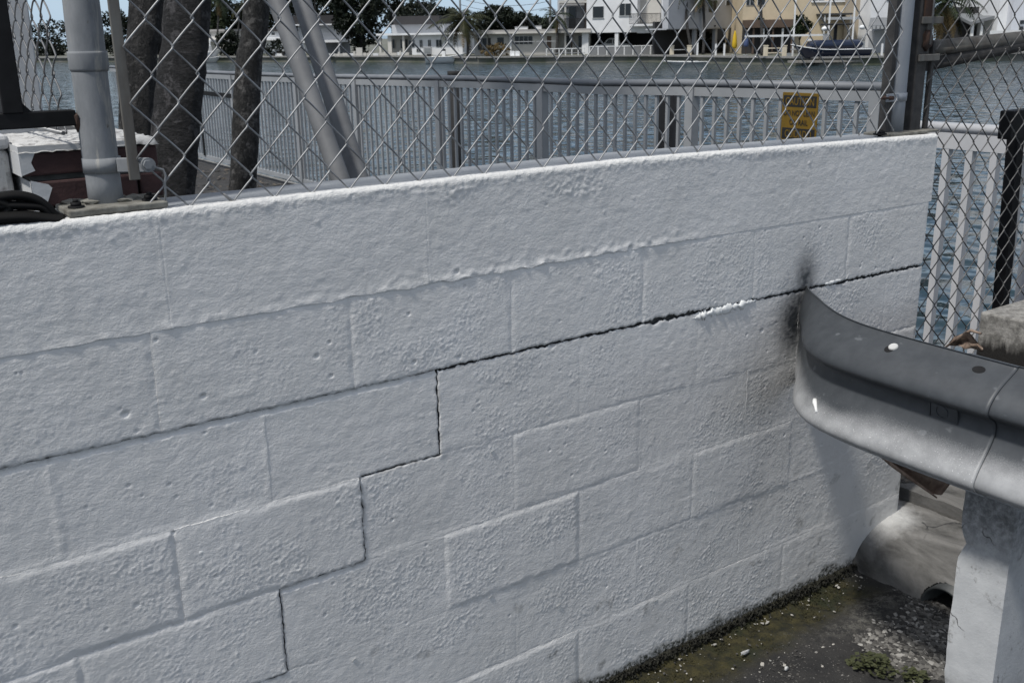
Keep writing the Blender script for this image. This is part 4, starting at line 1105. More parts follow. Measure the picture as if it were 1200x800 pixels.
# caution sign on the railing
def sign_mats():
    return mat('sign_yellow', (.165, .095, .005), (.13, .08, .006), 20, .5), mat('sign_black', (.012, .012, .012), None, rough=.5)
SY, SK = sign_mats()
SXp = RX-.045
a = onX(917.5, 108, SXp); c = onX(959.5, 110, SXp); zlow = onX(913, 176, SXp)[2]
sg = thing('caution_sign', 'yellow and black caution sign hung on the white railing', 'sign', (SXp, (a[1]+c[1])/2, a[2]))
wS = a[1]-c[1]; hS = a[2]-zlow
b = MB(); b.box2((SXp, c[1], zlow), (SXp+.006, a[1], a[2]), bevel=.002); b.out('panel', SY, sg)
def band(f0, f1):
    b = MB(); b.box2((SXp-.0012, c[1]+wS*.04, a[2]-hS*f1), (SXp+.002, a[1]-wS*.04, a[2]-hS*f0)); return b.out('black_band', SK, sg)
band(.05, .24); band(.60, .79)
def text(body, f0, f1, m_, wfrac):
    cu = bpy.data.curves.new('lettering', 'FONT'); cu.body = body; cu.align_x = 'CENTER'; cu.align_y = 'BOTTOM_BASELINE'; cu.size = 1; cu.extrude = .0; cu.offset = .012
    o = bpy.data.objects.new('lettering', cu); COL.objects.link(o)
    dg = bpy.context.evaluated_depsgraph_get(); me = bpy.data.meshes.new_from_object(o.evaluated_get(dg)); bpy.data.objects.remove(o)
    co = np.array([v.co[:] for v in me.vertices]); w_ = np.ptp(co[:, 0]); h_ = np.ptp(co[:, 1]); mx = (co[:, 0].max()+co[:, 0].min())/2; my = co[:, 1].min()
    yc_ = (a[1]+c[1])/2
    V = [(SXp-.0026, yc_-(q[0]-mx)/w_*wS*wfrac, a[2]-hS*f1+(q[1]-my)/h_*hS*(f1-f0)) for q in co]
    return build('lettering', V, [tuple(p.vertices) for p in me.polygons], m_, sg)
text('CAUTION', .08, .21, SY, .80); text('DO NOT LEAN', .295, .39, SK, .86); text('ON RAIL', .45, .545, SK, .52); text('CUIDADO', .63, .76, SY, .74); text('NO SE APOYE', .84, .93, SK, .84)

def piling(x, ytop, X, w, cap, label):
    p = onX(x, ytop, X); r = w*(p[0]-CW[0])/F/1.0*.62
    t = thing('dock_piling', label, 'piling', (X, p[1], WATER), 'dark pilings in the canal')
    b = MB(); b.tube([(X, p[1], WATER-1), (X, p[1], -.6), (X+.003, p[1]+.002, p[2])], [r*1.05, r, r*.97], 14); b.out('shaft', M['pile'], t)
    if cap: b = MB(); b.tube([(X, p[1], p[2]), (X, p[1], p[2]+.055)], r*1.35, 14); b.out('cap', M['pile'], t)
piling(532, 90, 5.0, 17, True, 'tarred black piling with a flat cap standing behind the middle of the railing')
piling(783, 99, 5.0, 26, False, 'tarred black piling without a cap, just left of the caution sign')

# ------------------------------------------------------------------ TREES AND PIPES BEHIND THE WALL
def bark_mat(name, a, c_, ringed):
    mt, n, b = new_mat(name); pos = geo_pos(n)
    f = ramp(n, noise(n, 36, 6, .8, geo_pos(n, (1, 1, 2.6 if ringed else .6)), dist=.8), .45, .57)
    c = mix_rgb(n, f, a, c_); c = mix_rgb(n, ramp(n, noise(n, 13, 6, .75, pos), .54, .60), c, tuple(q*2.6 for q in c_))
    n.links.new(c, b.inputs['Base Color']); b.inputs['Roughness'].default_value = .95
    k = bump(n, b, noise(n, 26, 6, .75, geo_pos(n, (1, 1, 4 if ringed else .6))), 1.0, .03); bump(n, b, noise(n, 90, 4, .7, pos), .8, .01, k); return mt
M['bark'] = bark_mat('ringed_palm_bark', (.004, .004, .004), (.028, .027, .028), True)
M['bark2'] = bark_mat('rough_dark_bark', (.004, .004, .004), (.027, .026, .025), False)
M['bark3'] = bark_mat('grey_bark', (.006, .006, .006), (.036, .035, .034), False)
def leaf_mat(name, c, c2):
    mt, n, b = new_mat(name)
    f = ramp(n, noise(n, .9, 4, .7, geo_pos(n)), .35, .65)
    n.links.new(mix_rgb(n, f, c, c2), b.inputs['Base Color']); b.inputs['Roughness'].default_value = .6; b.inputs['Specular IOR Level'].default_value = .25
    return mt
M['leaf_dark'] = leaf_mat('dark_foliage', (.003, .006, .003), (.010, .016, .007))
M['leaf_mid'] = leaf_mat('green_foliage', (.008, .016, .006), (.024, .034, .012))
M['leaf_palm'] = leaf_mat('palm_foliage', (.013, .019, .006), (.036, .036, .012))
M['leaf_dry'] = leaf_mat('dry_fronds', (.07, .048, .018), (.12, .085, .034))
M['needle'] = leaf_mat('grey_green_needles', (.020, .027, .024), (.038, .047, .042))

def frond(mb, base, az, el, L, droop, w, rs, nl=14, fold=.5):
    d = np.array([math.cos(az), math.sin(az), 0]); P = []; z = base[2]; p = np.array(base, float)
    e = el
    for i in range(nl+1):
        P.append(p.copy()); p = p + (d*math.cos(e)+UP*math.sin(e))*L/nl; e -= droop/nl
    sd = np.array([-d[1], d[0], 0])
    for i in range(1, nl):
        t_ = i/nl; lw = w*math.sin(math.pi*min(1, t_*.9+.12))**.7; tg = P[i+1]-P[i-1]; tg = tg/np.linalg.norm(tg)
        for s_ in (-1, 1):
            tip = P[i] + sd*s_*lw*.85 + tg*lw*.55 - UP*lw*fold*rs.uniform(.5, 1.1)
            h_ = tg*L/nl*.42
            mb.add([P[i]-h_*.8, P[i]+h_, tip], [(0, 1, 2)])
    mb.tube(P, [L*.008*(1-.8*i/nl) for i in range(nl+1)], 4)
def palm(name, label, base, top, r0, r1, L, nf, seed, mleaf='leaf_palm', mbark='bark', bend=0, group=None, dry=0, cat='palm tree', w=.22, boot=False):
    rs = random.Random(seed); base = np.array(base, float); top = np.array(top, float)
    t = thing(name, label, cat, base, group)
    n = 16; P = []; R_ = []
    side = np.cross(top-base, UP); side = side/(np.linalg.norm(side)+1e-9)
    for i in range(n+1):
        u = i/n; P.append(base+(top-base)*u + RH*bend*math.sin(math.pi*u)); R_.append((r0+(r1-r0)*u)*(1+.04*(i % 2)))
    b = MB(); b.tube(P, R_, 14); b.out('trunk', M[mbark], t)
    b = MB()
    for k in range(nf):
        az = 2*math.pi*k/nf*2.4+rs.uniform(-.3, .3); el = rs.uniform(-.35, 1.2)
        frond(b, top, az, el, L*rs.uniform(.8, 1.1), rs.uniform(1.0, 2.0), L*w, rs)
    b.out('crown', M[mleaf], t)
    if dry:
        b = MB()
        for k in range(dry): frond(b, top, rs.uniform(0, 6.28), rs.uniform(-1.1, -.5), L*rs.uniform(.7, 1), rs.uniform(.4, .9), L*.14, rs)
        b.out('dead_fronds', M['leaf_dry'], t)
    return t
def crown_leaves(mb, c, rad, n, ls, seed, clumps=26, shell=.55):
    rs = np.random.RandomState(seed); c = np.array(c, float); rad = np.array(rad, float)
    cc = []
    while len(cc) < clumps:
        q = rs.uniform(-1, 1, 3)
        if shell < np.linalg.norm(q) < 1: cc.append(q)
    cc = np.array(cc); cr = rs.uniform(.22, .42, clumps)
    idx = rs.randint(0, clumps, n); q = rs.normal(size=(n, 3)); q /= np.linalg.norm(q, axis=1)[:, None]
    pos = cc[idx] + q*(cr[idx]*rs.uniform(.3, 1.0, n)**.5)[:, None]
    ctr = c + pos*rad
    u = rs.normal(size=(n, 3)); u /= np.linalg.norm(u, axis=1)[:, None]
    v = np.cross(u, rs.normal(size=(n, 3))); v /= np.linalg.norm(v, axis=1)[:, None]
    s_ = ls*rs.uniform(.5, 1.2, n)[:, None]
    V = np.stack([ctr-u*s_, ctr+v*s_*.45, ctr+u*s_, ctr-v*s_*.45], 1).reshape(-1, 3)
    mb.add(V, [(4*i, 4*i+1, 4*i+2, 4*i+3) for i in range(n)])
def broad_tree(name, label, base, h, rad, mleaf, seed, n=1500, ls=.35, group=None, trunk=True, cat='tree', clumps=26):
    base = np.array(base, float); t = thing(name, label, cat, base, group); c = base+UP*h; rad = np.array(rad, float); rs = random.Random(seed)
    b = MB(); b.tube([base, base+UP*h*.4, c-UP*rad[2]*.3], [max(rad)*.06, max(rad)*.05, max(rad)*.03], 9)
    for k in range(6):
        az = k*1.05+rs.uniform(-.3, .3); e = c+np.array([math.cos(az)*rad[0]*.6, math.sin(az)*rad[1]*.6, rad[2]*rs.uniform(-.3, .5)])
        b.tube([base+UP*h*.45, (base+UP*h*.5+e)/2+UP*.1*rad[2], e], [max(rad)*.03, max(rad)*.02, max(rad)*.008], 6)
    b.out('trunk', M['bark2'], t)
    b = MB(); crown_leaves(b, c, rad, n, ls, seed, clumps); b.out('crown', M[mleaf], t); return t

def near_trunk(name, label, px, d, rs_, mt, seed, htop=4.6, fork=None, kind='palm'):
    """px: picture points down the trunk centre, at camera depth d"""
    P = [at(x, y, d) for x, y in px]
    P = [P[0]+(P[0]-P[1])*((htop-P[0][2])/max(.05, (P[0][2]-P[1][2])))*.0 + np.array([0, 0, 0])] + P[1:]
    top = P[0] + (P[0]-P[-1])/max(.1, (P[0][2]-P[-1][2]))*(htop-P[0][2])*.8; top[2] = htop
    base = P[-1] + (P[-1]-P[0])/max(.1, (P[0][2]-P[-1][2]))*(P[-1][2]-G); base[2] = G-.03
    pts = smooth_path([top, (top+P[0])/2] + P + [base], 46)
    t = thing(name, label, 'tree', base, 'trees between the wall and the railing')
    rng = np.random.RandomState(seed)
    n = 20; V = []; k = len(pts)
    for i, q in enumerate(pts):
        u = i/(k-1); R0 = rs_[0]+(rs_[1]-rs_[0])*u
        for j in range(n):
            a_ = 2*math.pi*j/n; bmp = 1+.055*float(fbm(np.array(j*.55), np.array(q[2]*7), seed, 3))*1.6+.02*math.sin(q[2]*60)*(kind == 'palm')
            V.append(q+R0*bmp*np.array([math.cos(a_), math.sin(a_), 0]))
    Fq = [(i*n+j, (i+1)*n+j, (i+1)*n+(j+1) % n, i*n+(j+1) % n) for i in range(k-1) for j in range(n)]
    build('trunk', V, [f[::-1] for f in Fq], M[mt], t, smooth=True)
    if fork:
        Q = [at(x, y, d+.1) for x, y in fork]; e = Q[0]+(Q[0]-Q[-1])*3
        b = MB(); b.tube(smooth_path([e]+Q, 14), [.04+.02*i/13 for i in range(14)], 10); b.out('limb', M[mt], t)
    b = MB(); r2_ = random.Random(seed)
    if kind == 'palm':
        for q in range(12): frond(b, top, q*2.4, r2_.uniform(0, 1.1), 1.5, 1.3, .3, r2_)
    else:
        crown_leaves(b, top+UP*.5, (1.5, 1.5, .9), 900, .11, seed)
    b.out('crown', M['leaf_palm' if kind == 'palm' else 'leaf_mid'], t)
near_trunk('palm_tree', 'thick dark ringed palm trunk, the widest of the three behind the mesh', [(220, 0), (214, 70), (206, 150), (199, 225)], 5.0, (.105, .122), 'bark', 4)
near_trunk('tree', 'slender grey leaning trunk just left of the two crossed pipes', [(301, 0), (292, 70), (288, 140), (285, 210)], 6.4, (.078, .086), 'bark3', 5, kind='tree')
near_trunk('tree', 'rough forked dark trunk right behind the tension bar of the mesh', [(172, 0), (164, 60), (161, 130), (158, 200)], 5.6, (.088, .10), 'bark2', 6, kind='tree', fork=[(193, 0), (187, 25), (178, 60)])

def lean_pipe(p0, p1, d0, d1, r, label):
    A = at(*p0, d0); B_ = at(*p1, d1); dr = (B_-A); base = A+dr*((G-A[2])/dr[2]); top = A-dr*.9
    t = thing('leaning_pipe', label, 'pipe', base, 'leaning grey pipes behind the mesh')
    b = MB(); b.tube([top, A, B_, base], r, 20); b.out('tube', M['pipe'], t)
    b = MB(); b.tube([base, base-dr*.03], r*1.25, 20); b.out('foot_collar', M['pipe'], t)
lean_pipe((324, 0), (397, 205), 3.3, 3.15, .030, 'grey leaning pipe, the left one of the crossed pair')
lean_pipe((353, 0), (419, 205), 3.55, 3.35, .033, 'grey leaning pipe, the right one of the crossed pair')

# leaf litter under the trees
rs = np.random.RandomState(8); V = []; Fq = []
for i in range(1500):
    x = rs.uniform(1.5, 4.2); y = rs.uniform(2.5, 12); a_ = rs.uniform(0, 6.28); L = rs.uniform(.02, .06); w_ = L*rs.uniform(.25, .5); z = G+rs.uniform(.008, .03)
    c_, s_ = math.cos(a_), math.sin(a_); o = len(V)
    V += [(x-L*c_, y-L*s_, z), (x+w_*s_, y-w_*c_, z+rs.uniform(0, .02)), (x+L*c_, y+L*s_, z+rs.uniform(0, .02)), (x-w_*s_, y+w_*c_, z)]; Fq.append((o, o+1, o+2, o+3))
tag(build('leaf_litter', V, Fq, mat('fallen_leaves', (.05, .038, .028), (.14, .12, .095), 12, .9)), kind='stuff')
rs = np.random.RandomState(9); V = []; Fq = []
for i in range(2600):
    x = rs.uniform(2.3, 3.3); y = rs.uniform(-.35, .9); a_ = rs.uniform(0, 6.28); L = rs.uniform(.008, .02); w_ = L*rs.uniform(.4, .7); z = G+rs.uniform(.006, .07)
    c_, s_ = math.cos(a_), math.sin(a_); o = len(V)
    V += [(x-L*c_, y-L*s_, z), (x+w_*s_, y-w_*c_, z+rs.uniform(0, .02)), (x+L*c_, y+L*s_, z+rs.uniform(0, .02)), (x-w_*s_, y+w_*c_, z)]; Fq.append((o, o+1, o+2, o+3))
tag(build('dark_litter', V, Fq, mat('wet_litter', (.012, .011, .010), (.06, .055, .05), 40, .8)), kind='stuff')

# gravel, chips and moss in the gutter
def pebbles(name, n, sampler, r0, r1, material, seed, flat=.6):
    rs = np.random.RandomState(seed)
    bm = bmesh.new(); bmesh.ops.create_icosphere(bm, subdivisions=1, radius=1)
    bm.verts.ensure_lookup_table(); sv = np.array([v.co[:] for v in bm.verts]); sf_ = np.array([[v.index for v in f.verts] for f in bm.faces]); bm.free()
    k = len(sv); V = np.zeros((n, k, 3)); Fc = np.zeros((n, len(sf_), 3), int)
    for i in range(n):
        x, y, z = sampler(rs); r = r0*(r1/r0)**(rs.uniform()**2)
        a_ = rs.uniform(0, 6.28); c_, s_ = math.cos(a_), math.sin(a_)
        q = sv*np.array([1, rs.uniform(.55, .95), flat*rs.uniform(.5, 1.1)])*(1+rs.uniform(-.25, .25, (k, 1)))*r
        q = np.stack([q[:, 0]*c_-q[:, 1]*s_, q[:, 0]*s_+q[:, 1]*c_, q[:, 2]], 1)
        tl = rs.uniform(-.4, .4); q[:, 2] += q[:, 0]*tl
        V[i] = q+np.array([x, y, z+r*flat*.35]); Fc[i] = sf_+i*k
    return tag(build(name, V.reshape(-1, 3), Fc.reshape(-1, 3).tolist(), material), kind='stuff')
def pebble_mat(name, a, c_, light):
    mt, n, b = new_mat(name)
    g = n.nodes.new('ShaderNodeNewGeometry').outputs['Random Per Island']
    c = mix_rgb(n, ramp(n, g, 0, .75), a, c_); c = mix_rgb(n, ramp(n, g, .80, .97), c, light)
    n.links.new(c, b.inputs['Base Color']); b.inputs['Roughness'].default_value = .9; return mt
M['gravel'] = pebble_mat('mixed_gravel', (.022, .021, .02), (.13, .125, .115), (.30, .29, .27))
def gz(x, y): return G-.002
def s_gravel(rs):
    while True:
        x = rs.uniform(1.50, 2.02); y = rs.uniform(-.62, -.17)
        f = float(fbm(np.array(x*6), np.array(y*6), 55, 3))
        if x > 1.60+.10*f*2 + max(0, -.34-y)*.1 and y < -.20+.06*f + (x-1.85)*.25: return x, y, gz(x, y)
pebbles('gravel', 8000, s_gravel, .0030, .0130, M['gravel'], 21)
def s_scatter(rs):
    while True:
        x = rs.uniform(.8, 2.0); y = -abs(rs.normal(0, .30))-.02
        if y > -.85 and (y < -.20 or rs.uniform() < .06): return x, y, gz(x, y)
pebbles('grit', 3600, s_scatter, .0015, .0055, pebble_mat('asphalt_grit', (.02, .02, .02), (.07, .066, .06), (.26, .25, .235)), 22)
def s_edge(rs):
    x = rs.uniform(1.0, 2.0); y = -.20-.05*rs.normal() if rs.uniform() < .45 else -.03-.02*abs(rs.normal())
    if x > 1.75 and rs.uniform() < .6: y = rs.uniform(-.2, -.02)
    return x, y, gz(x, y)
pebbles('lime_chips', 130, s_edge, .002, .008, mat('pale_chips', (.42, .40, .36), (.24, .23, .21), 60, .9), 23, .5)
def tufts(name, n, samp, L0, material, seed):
    rs = np.random.RandomState(seed); V = []; Fq = []
    for i in range(n):
        x, y, z = samp(rs)
        for k in range(3):
            a_ = rs.uniform(0, 6.28); L = L0*rs.uniform(.5, 1.3); w_ = L*.35; o = len(V)
            V += [(x+w_*math.sin(a_), y-w_*math.cos(a_), z), (x-w_*math.sin(a_), y+w_*math.cos(a_), z), (x+L*.6*math.cos(a_), y+L*.6*math.sin(a_), z+L*.8)]; Fq.append((o, o+1, o+2))
    return tag(build(name, V, Fq, material), kind='stuff')
M['moss'] = mat('gutter_moss', (.016, .016, .005), (.05, .044, .015), 30, .95)
def s_moss(rs):
    while True:
        x = rs.uniform(.75, 1.95); y = -rs.uniform(.0, .2)
        if float(fbm(np.array(x*14), np.array(y*14), 57, 3)) > -.05+rs.uniform(-.2, .2): return x, y, G-.010
tufts('moss', 4000, s_moss, .0045, M['moss'], 24)
def s_black(rs):
    x = rs.uniform(.6, 2.05); return x, -.004-abs(rs.normal(0, .010)), G-.004+rs.uniform(0, .022)
tufts('black_mould', 3000, s_black, .010, mat('black_mould', (.008, .008, .006), (.022, .022, .014), 50, .95), 25)
# clover-like weed at the bottom edge
def weed(name, label, cx, cy, R_, n, seed):
    rs = np.random.RandomState(seed); t = thing(name, label, 'weed', (cx, cy, G), 'small weeds in the asphalt'); b = MB(); st_ = MB()
    for i in range(n):
        a_ = rs.uniform(0, 6.28); r = R_*rs.uniform(0, 1)**.6*(.55+.45*abs(math.cos(a_*1.5+seed))); x = cx+r*math.cos(a_); y = cy+r*math.sin(a_); z = G+.006+.028*(1-(r/R_)**2)*rs.uniform(.4, 1.2)
        s_ = rs.uniform(.004, .0085); tl = rs.uniform(-.35, .35, 2)
        pts = [(x, y, z)] + [(x+s_*math.cos(q)*(.75 if q_ % 2 else 1.1), y+s_*math.sin(q)*(.75 if q_ % 2 else 1.1), z+s_*(tl[0]*math.cos(q)+tl[1]*math.sin(q))) for q_, q in enumerate(np.linspace(0, 6.28, 9)[:-1]+a_)]
        b.add(pts, [(0, k+1, (k+1) % 8+1) for k in range(8)])
        if i % 4 == 0: st_.tube([(cx+(x-cx)*.3, cy+(y-cy)*.3, G), (x, y, z)], .0008, 4)
    b.out('foliage', M['weed'], t); st_.out('stems', M['weed'], t)
M['weed'] = mat('weed_leaves', (.026, .032, .010), (.055, .060, .022), 90, .7)
q = onZ(1022, 782, G); weed('weed', 'small clover-like weed clump, the larger one, left in the gravel', q[0], q[1], .070, 190, 31)
q = onZ(1070, 797, G); weed('weed', 'small clover-like weed clump nearest the concrete post', q[0], q[1], .048, 90, 32)
def chip(x, y, w_, h_, seed, label):
    p = onZ(x, y, G); b = MB(); b.blob((p[0], p[1], G+.006), (w_, h_, .006), .3, 2, seed); o = b.out('paint_chip', M['chalk']); tag(o, label, 'paint chip')
chip(873, 766, .017, .005, 5, 'long white paint chip lying on the mossy gutter')
chip(921, 785, .007, .005, 6, 'white lump on the asphalt edge of the gutter')

# ------------------------------------------------------------------ FAR SHORE
LAND = -1.95
SHORE = [(-260, 73.5), (230, 73), (460, 73), (560, 75), (640, 74), (760, 73), (880, 76), (960, 77), (1035, 76), (1100, 73), (1200, 71), (1500, 69)]
SP = [onZ(x, y, WATER) for x, y in SHORE]
SD = [float((RW @ (p-CW))[2]) for p in SP]
def sd(x): return float(np.interp(x, [q[0] for q in SHORE], SD))
far_pt = [SP[0]+BH*500, SP[-1]+BH*500]
b = MB(); base = [np.array([p[0], p[1], WATER-1.5]) for p in SP] + [np.array([far_pt[1][0], far_pt[1][1], WATER-1.5]), np.array([far_pt[0][0], far_pt[0][1], WATER-1.5])]
b.prism(base, (0, 0, 0), (0, 0, LAND-WATER+1.5))
M['land'] = mat('far_bank_ground', (.16, .155, .14), (.07, .08, .05), .35, .95)
tag(b.out('far_bank', M['land']), kind='structure')
b = MB()
for p, q in zip(SP[:-1], SP[1:]):
    d_ = (q-p)/np.linalg.norm(q-p); n_ = np.array([d_[1], -d_[0], 0])
    b.prism([p+n_*.25+UP*(LAND-WATER-.12), p-n_*.5+UP*(LAND-WATER-.12), p-n_*.5+UP*(LAND-WATER+.05), p+n_*.25+UP*(LAND-WATER+.05)], (0, 0, 0), q-p)
tag(b.out('far_seawall_cap', M['conc']), kind='structure')

FM = {}
def fm(name, c, c2=None, **k):
    if name not in FM: FM[name] = mat(name, c, c2 or tuple(q*.88 for q in c), .8, k.pop('rough', .8), **k)
    return FM[name]
WHT = fm('house_white', (.70, .71, .72)); GRY = fm('house_grey', (.42, .43, .45)); CRM = fm('house_cream', (.56, .47, .33)); OFF = fm('house_offwhite', (.55, .53, .49))
ROOFD = fm('dark_roof', (.035, .033, .035)); ROOFG = fm('grey_flat_roof', (.34, .33, .32)); AWN = fm('grey_awning', (.16, .17, .18)); WOOD = fm('brown_shingle', (.11, .075, .055))
GLASS = fm('dark_glass', (.018, .021, .024), rough=.15); FRAME = fm('window_frame', (.45, .46, .46)); DARK = fm('deep_shade_paint', (.035, .035, .036)); CRP = fm('cream_post', (.62, .56, .44))
WPO = fm('white_post', (.72, .73, .73)); METF = fm('pale_metal', (.36, .37, .38)); YEL = fm('yellow_canvas', (.55, .36, .01)); BLU = fm('blue_canvas', (.06, .09, .19)); NAVY = fm('navy_hull', (.012, .020, .045), rough=.3)
BLK = fm('black_plastic', (.012, .012, .013)); TYRE = fm('tyre', (.015, .015, .015)); CARW = fm('white_car_paint', (.68, .69, .70), rough=.3); CARG = fm('grey_car_paint', (.10, .11, .13), rough=.3); CARK = fm('black_car_paint', (.015, .016, .018), rough=.25)
TEAL = fm('grey_plastic', (.25, .27, .28))

class Far:
    """a thing on the far shore; picture columns/rows on its own front plane, k metres behind the water's edge"""
    def __init__(s, name, label, cat, x, k, group=None, ang=0):
        s.d = sd(x)+k; s.x = x; p = at(x, 70, s.d); s.o = np.array([p[0], p[1], LAND]); s.t = thing(name, label, cat, s.o, group)
        c_, s_ = math.cos(ang), math.sin(ang); s.r = RH*c_+BH*s_; s.b = -RH*s_+BH*c_
        s.ax = np.stack([s.r, s.b, UP]); s.m = s.d/F
    def X(s, x): return (x-s.x)*s.m/max(.3, s.r @ RH)
    def Z(s, y): return at(s.x, y, s.d)[2]
    def pt(s, x, z, back=0): return np.array([s.o[0], s.o[1], 0]) + s.r*s.X(x) + s.b*back + UP*z
    def box(s, name, x0, x1, y0, y1, mt, back=0, depth=.3, parent=None, bevel=0):
        z1 = s.Z(y0); z0 = LAND if y1 is None else s.Z(y1)
        c = s.pt((x0+x1)/2, (z0+z1)/2, back+depth/2)
        b = MB(); b.box(c, (abs(s.X(x1)-s.X(x0)), depth, z1-z0), s.ax, bevel); return b.out(name, mt, parent or s.t)
    def win(s, x0, x1, y0, y1, back=0, bars=1, fr=FRAME):
        w = s.box('window', x0, x1, y0, y1, fr, back-.06, .08)
        g = .07/s.m*.5
        n = bars+1; st = (x1-x0)/n
        for i in range(n): s.box('pane', x0+st*i+g, x0+st*(i+1)-g, y0+g*.8, y1-g*.8, GLASS, back-.085, .05, w)
        return w
    def rail(s, x0, x1, y0, y1, back, mt, n, post=.06, name='balustrade'):
        b = MB(); z0, z1 = s.Z(y1), s.Z(y0); P0, P1 = s.pt(x0, 0, back), s.pt(x1, 0, back)
        L = np.linalg.norm(P1-P0)
        for z in (z1-.03, z0+.08): b.box((P0+P1)/2+UP*z, (L, .05, .06), s.ax)
        for i in range(n+1):
            q = P0+(P1-P0)*i/n; b.box(q+UP*(z0+z1)/2, (post, post, z1-z0), s.ax)
        return tag(b.out(name, mt, s.t), kind='stuff')

# --- houses
h = Far('house', 'white two-storey house half hidden by trees between the trunks at left', 'house', 318, 26, ang=-.3)
h.box('wall', 300, 345, 37, None, WHT, 0, 8); h.box('roof', 297, 348, 34, 37, ROOFD, -.5, 9); h.box('balcony_slab', 302, 331, 45, 47.5, WHT, -1.4, 1.4); h.rail(302, 331, 42, 46, -1.3, WPO, 14)
for x in (309, 314.5, 321): h.win(x, x+4, 38.5, 41.5)
h = Far('house', 'small white house with boats in front, leftmost on the far shore', 'house', 243, 22, ang=-.3)
h.box('wall', 226, 268, 37.5, None, OFF, 0, 8); h.box('roof', 224, 270, 35, 37.5, ROOFG, -.4, 9)
for x in (233, 246): h.win(x, x+5, 40, 44)
h.box('porch_slab', 228, 258, 47, 49, WHT, -2, 2); h.box('post', 229, 230.2, 49, None, WHT, -2, .2); h.box('post', 256, 257.2, 49, None, WHT, -2, .2)
h = Far('house', 'grey house with low dark roof and open carport just right of the crossed pipes', 'house', 380, 14)
h.box('upper_wall', 352, 402, 29, 47, GRY, 0, 9); h.box('roof', 346, 408, 18.5, 29, ROOFD, -.8, 10.5); h.box('eave', 346, 408, 28.5, 30, WHT, -1, .3)
h.box('carport_slab', 356, 402, 47, 50, WHT, -1.2, 9); h.box('back_wall', 352, 402, 50, None, GRY, 7.6, .3)
for x in (358, 380, 398): h.box('column', x, x+1.6, 50, None, WHT, -.6, .25)
for i in range(3): h.box('siding_board', 352, 402, 33+4.6*i, 33.5+4.6*i, FRAME, -.03, .05)
h = Far('house', 'long white single-storey house with columned porch behind the open boat', 'house', 495, 9, ang=-.22)
h.box('wall', 483, 543, 41, None, WHT, 0, 8); h.box('porch_back_wall', 446, 483, 41, None, OFF, 3.0, 5); h.box('flat_roof', 443, 546, 38.8, 41.2, WHT, -.8, 9.5); h.box('upper_wall', 448, 512, 28.5, 39, GRY, 4, 5); h.box('dark_roof', 452, 508, 18.5, 28.5, ROOFD, 3.4, 6)
for x in (445, 455.5, 473): h.box('column', x, x+(4.5 if x == 455.5 else 2.4), 41, None, OFF, -.4, .35)
for x in (447, 461): h.win(x, x+(9 if x == 461 else 7), 46, 57, 2.95, 1, OFF)
for x, w_ in ((479.5, 7), (492.5, 3.6), (502.5, 3.6), (512, 7)): h.win(x, x+w_, 47, 55.5)
h.win(488.5, 493, 57, 61)
ac = Far('air_conditioner', 'square pale air conditioner standing against the white house wall', 'air conditioner', 501, 8)
ac.box('case', 496.5, 506, 55, 66, METF, 0, .6, bevel=.04); ac.box('grille', 498, 504.5, 56.5, 62, TEAL, -.03, .05)
for i in range(4): ac.box('slat', 498, 504.5, 57+1.3*i, 57.4+1.3*i, METF, -.05, .04)
ac.box('foot', 497, 505.5, 66, None, DARK, .1, .4)
h = Far('house', 'low pale house with long flat roof between palm and white block', 'house', 620, 8, ang=-.12)
h.box('wall', 556, 652, 38.5, None, OFF, 0, 9); h.box('flat_roof', 552, 692, 34.8, 38, ROOFG, -1.0, 11); h.box('fascia', 552, 692, 37.2, 39.4, OFF, -1.1, .25)
h.box('side_wall', 652, 690, 39, None, OFF, 2.2, 6)
for x, w_, y0, y1, n_ in ((583, 8, 43.5, 52.5, 0), (603.5, 21, 42.5, 52, 3), (560, 11, 44, 58, 1), (661, 6, 43, 57, 0), (676, 6, 43, 57, 0)): h.win(x, x+w_, y0, y1, 0 if x < 650 else 2.2, n_)
h.box('wall_pier', 598, 600, 38.5, None, WHT, -.4, .4); h.box('door', 572, 575.5, 44, 62, DARK, -.05, .1); h.box('door', 641, 646, 43, 57, WOOD, -.05, .1); h.box('door', 666, 669, 42, 58, WOOD, 2.15, .1)
for x in (604, 629.5): h.box('porch_rail', x, x+24, 48.4, 49.2, METF, -1.0, .06)
for a_, c_, yy in ((604, 619, 31.8), (628, 635, 30.6)):
    u = Far('rooftop_unit', 'long low white rooftop unit on the flat roof' if a_ == 604 else 'short square white rooftop unit on the flat roof', 'rooftop unit', (a_+c_)/2, 12)
    u.box('case', a_, c_, yy, 35, WPO, 0, 1.2, bevel=.05); u.box('lid', a_-.3, c_+.3, yy-.4, yy, METF, -.05, 1.3)
# white block of flats, corner towards the water
h = Far('apartment_block', 'white three-storey block of flats raised on pillars over parked cars', 'apartment building', 724, 8, ang=-.32)
h.box('storey_wall', 688, 745, -60, 38.2, WHT, 0, 12); h.box('balcony_back_wall', 745, 768, -60, 30, OFF, 1.7, 8); h.box('lintel', 745, 768, 31, 39.5, WHT, 0, 1.7)
h.box('corner_column', 772, 777.5, -60, 48, WHT, -.4, .5); h.box('balcony_slab', 737, 776, 29, 31.5, WHT, -.9, 2.6); h.rail(738, 772, 17, 29, -.8, BLK, 24, .05)
h.win(695, 707.5, 7.5, 21, 0, 0); h.win(725, 738, 5, 19, 0, 1); h.box('sill', 694.5, 708, 21, 21.8, METF, -.1, .15); h.box('sill', 724.5, 738.5, 19, 19.8, METF, -.1, .15)
for x, w_ in ((682.5, 7.5), (720, 4)): h.box('pillar', x, x+w_, 38, None, WHT, .1, .5)
h.box('garage_back_wall', 660, 800, 28, None, DARK, 6.5, .3); h.box('garage_ceiling', 688, 776, 36.5, 38.6, WHT, .3, 6)
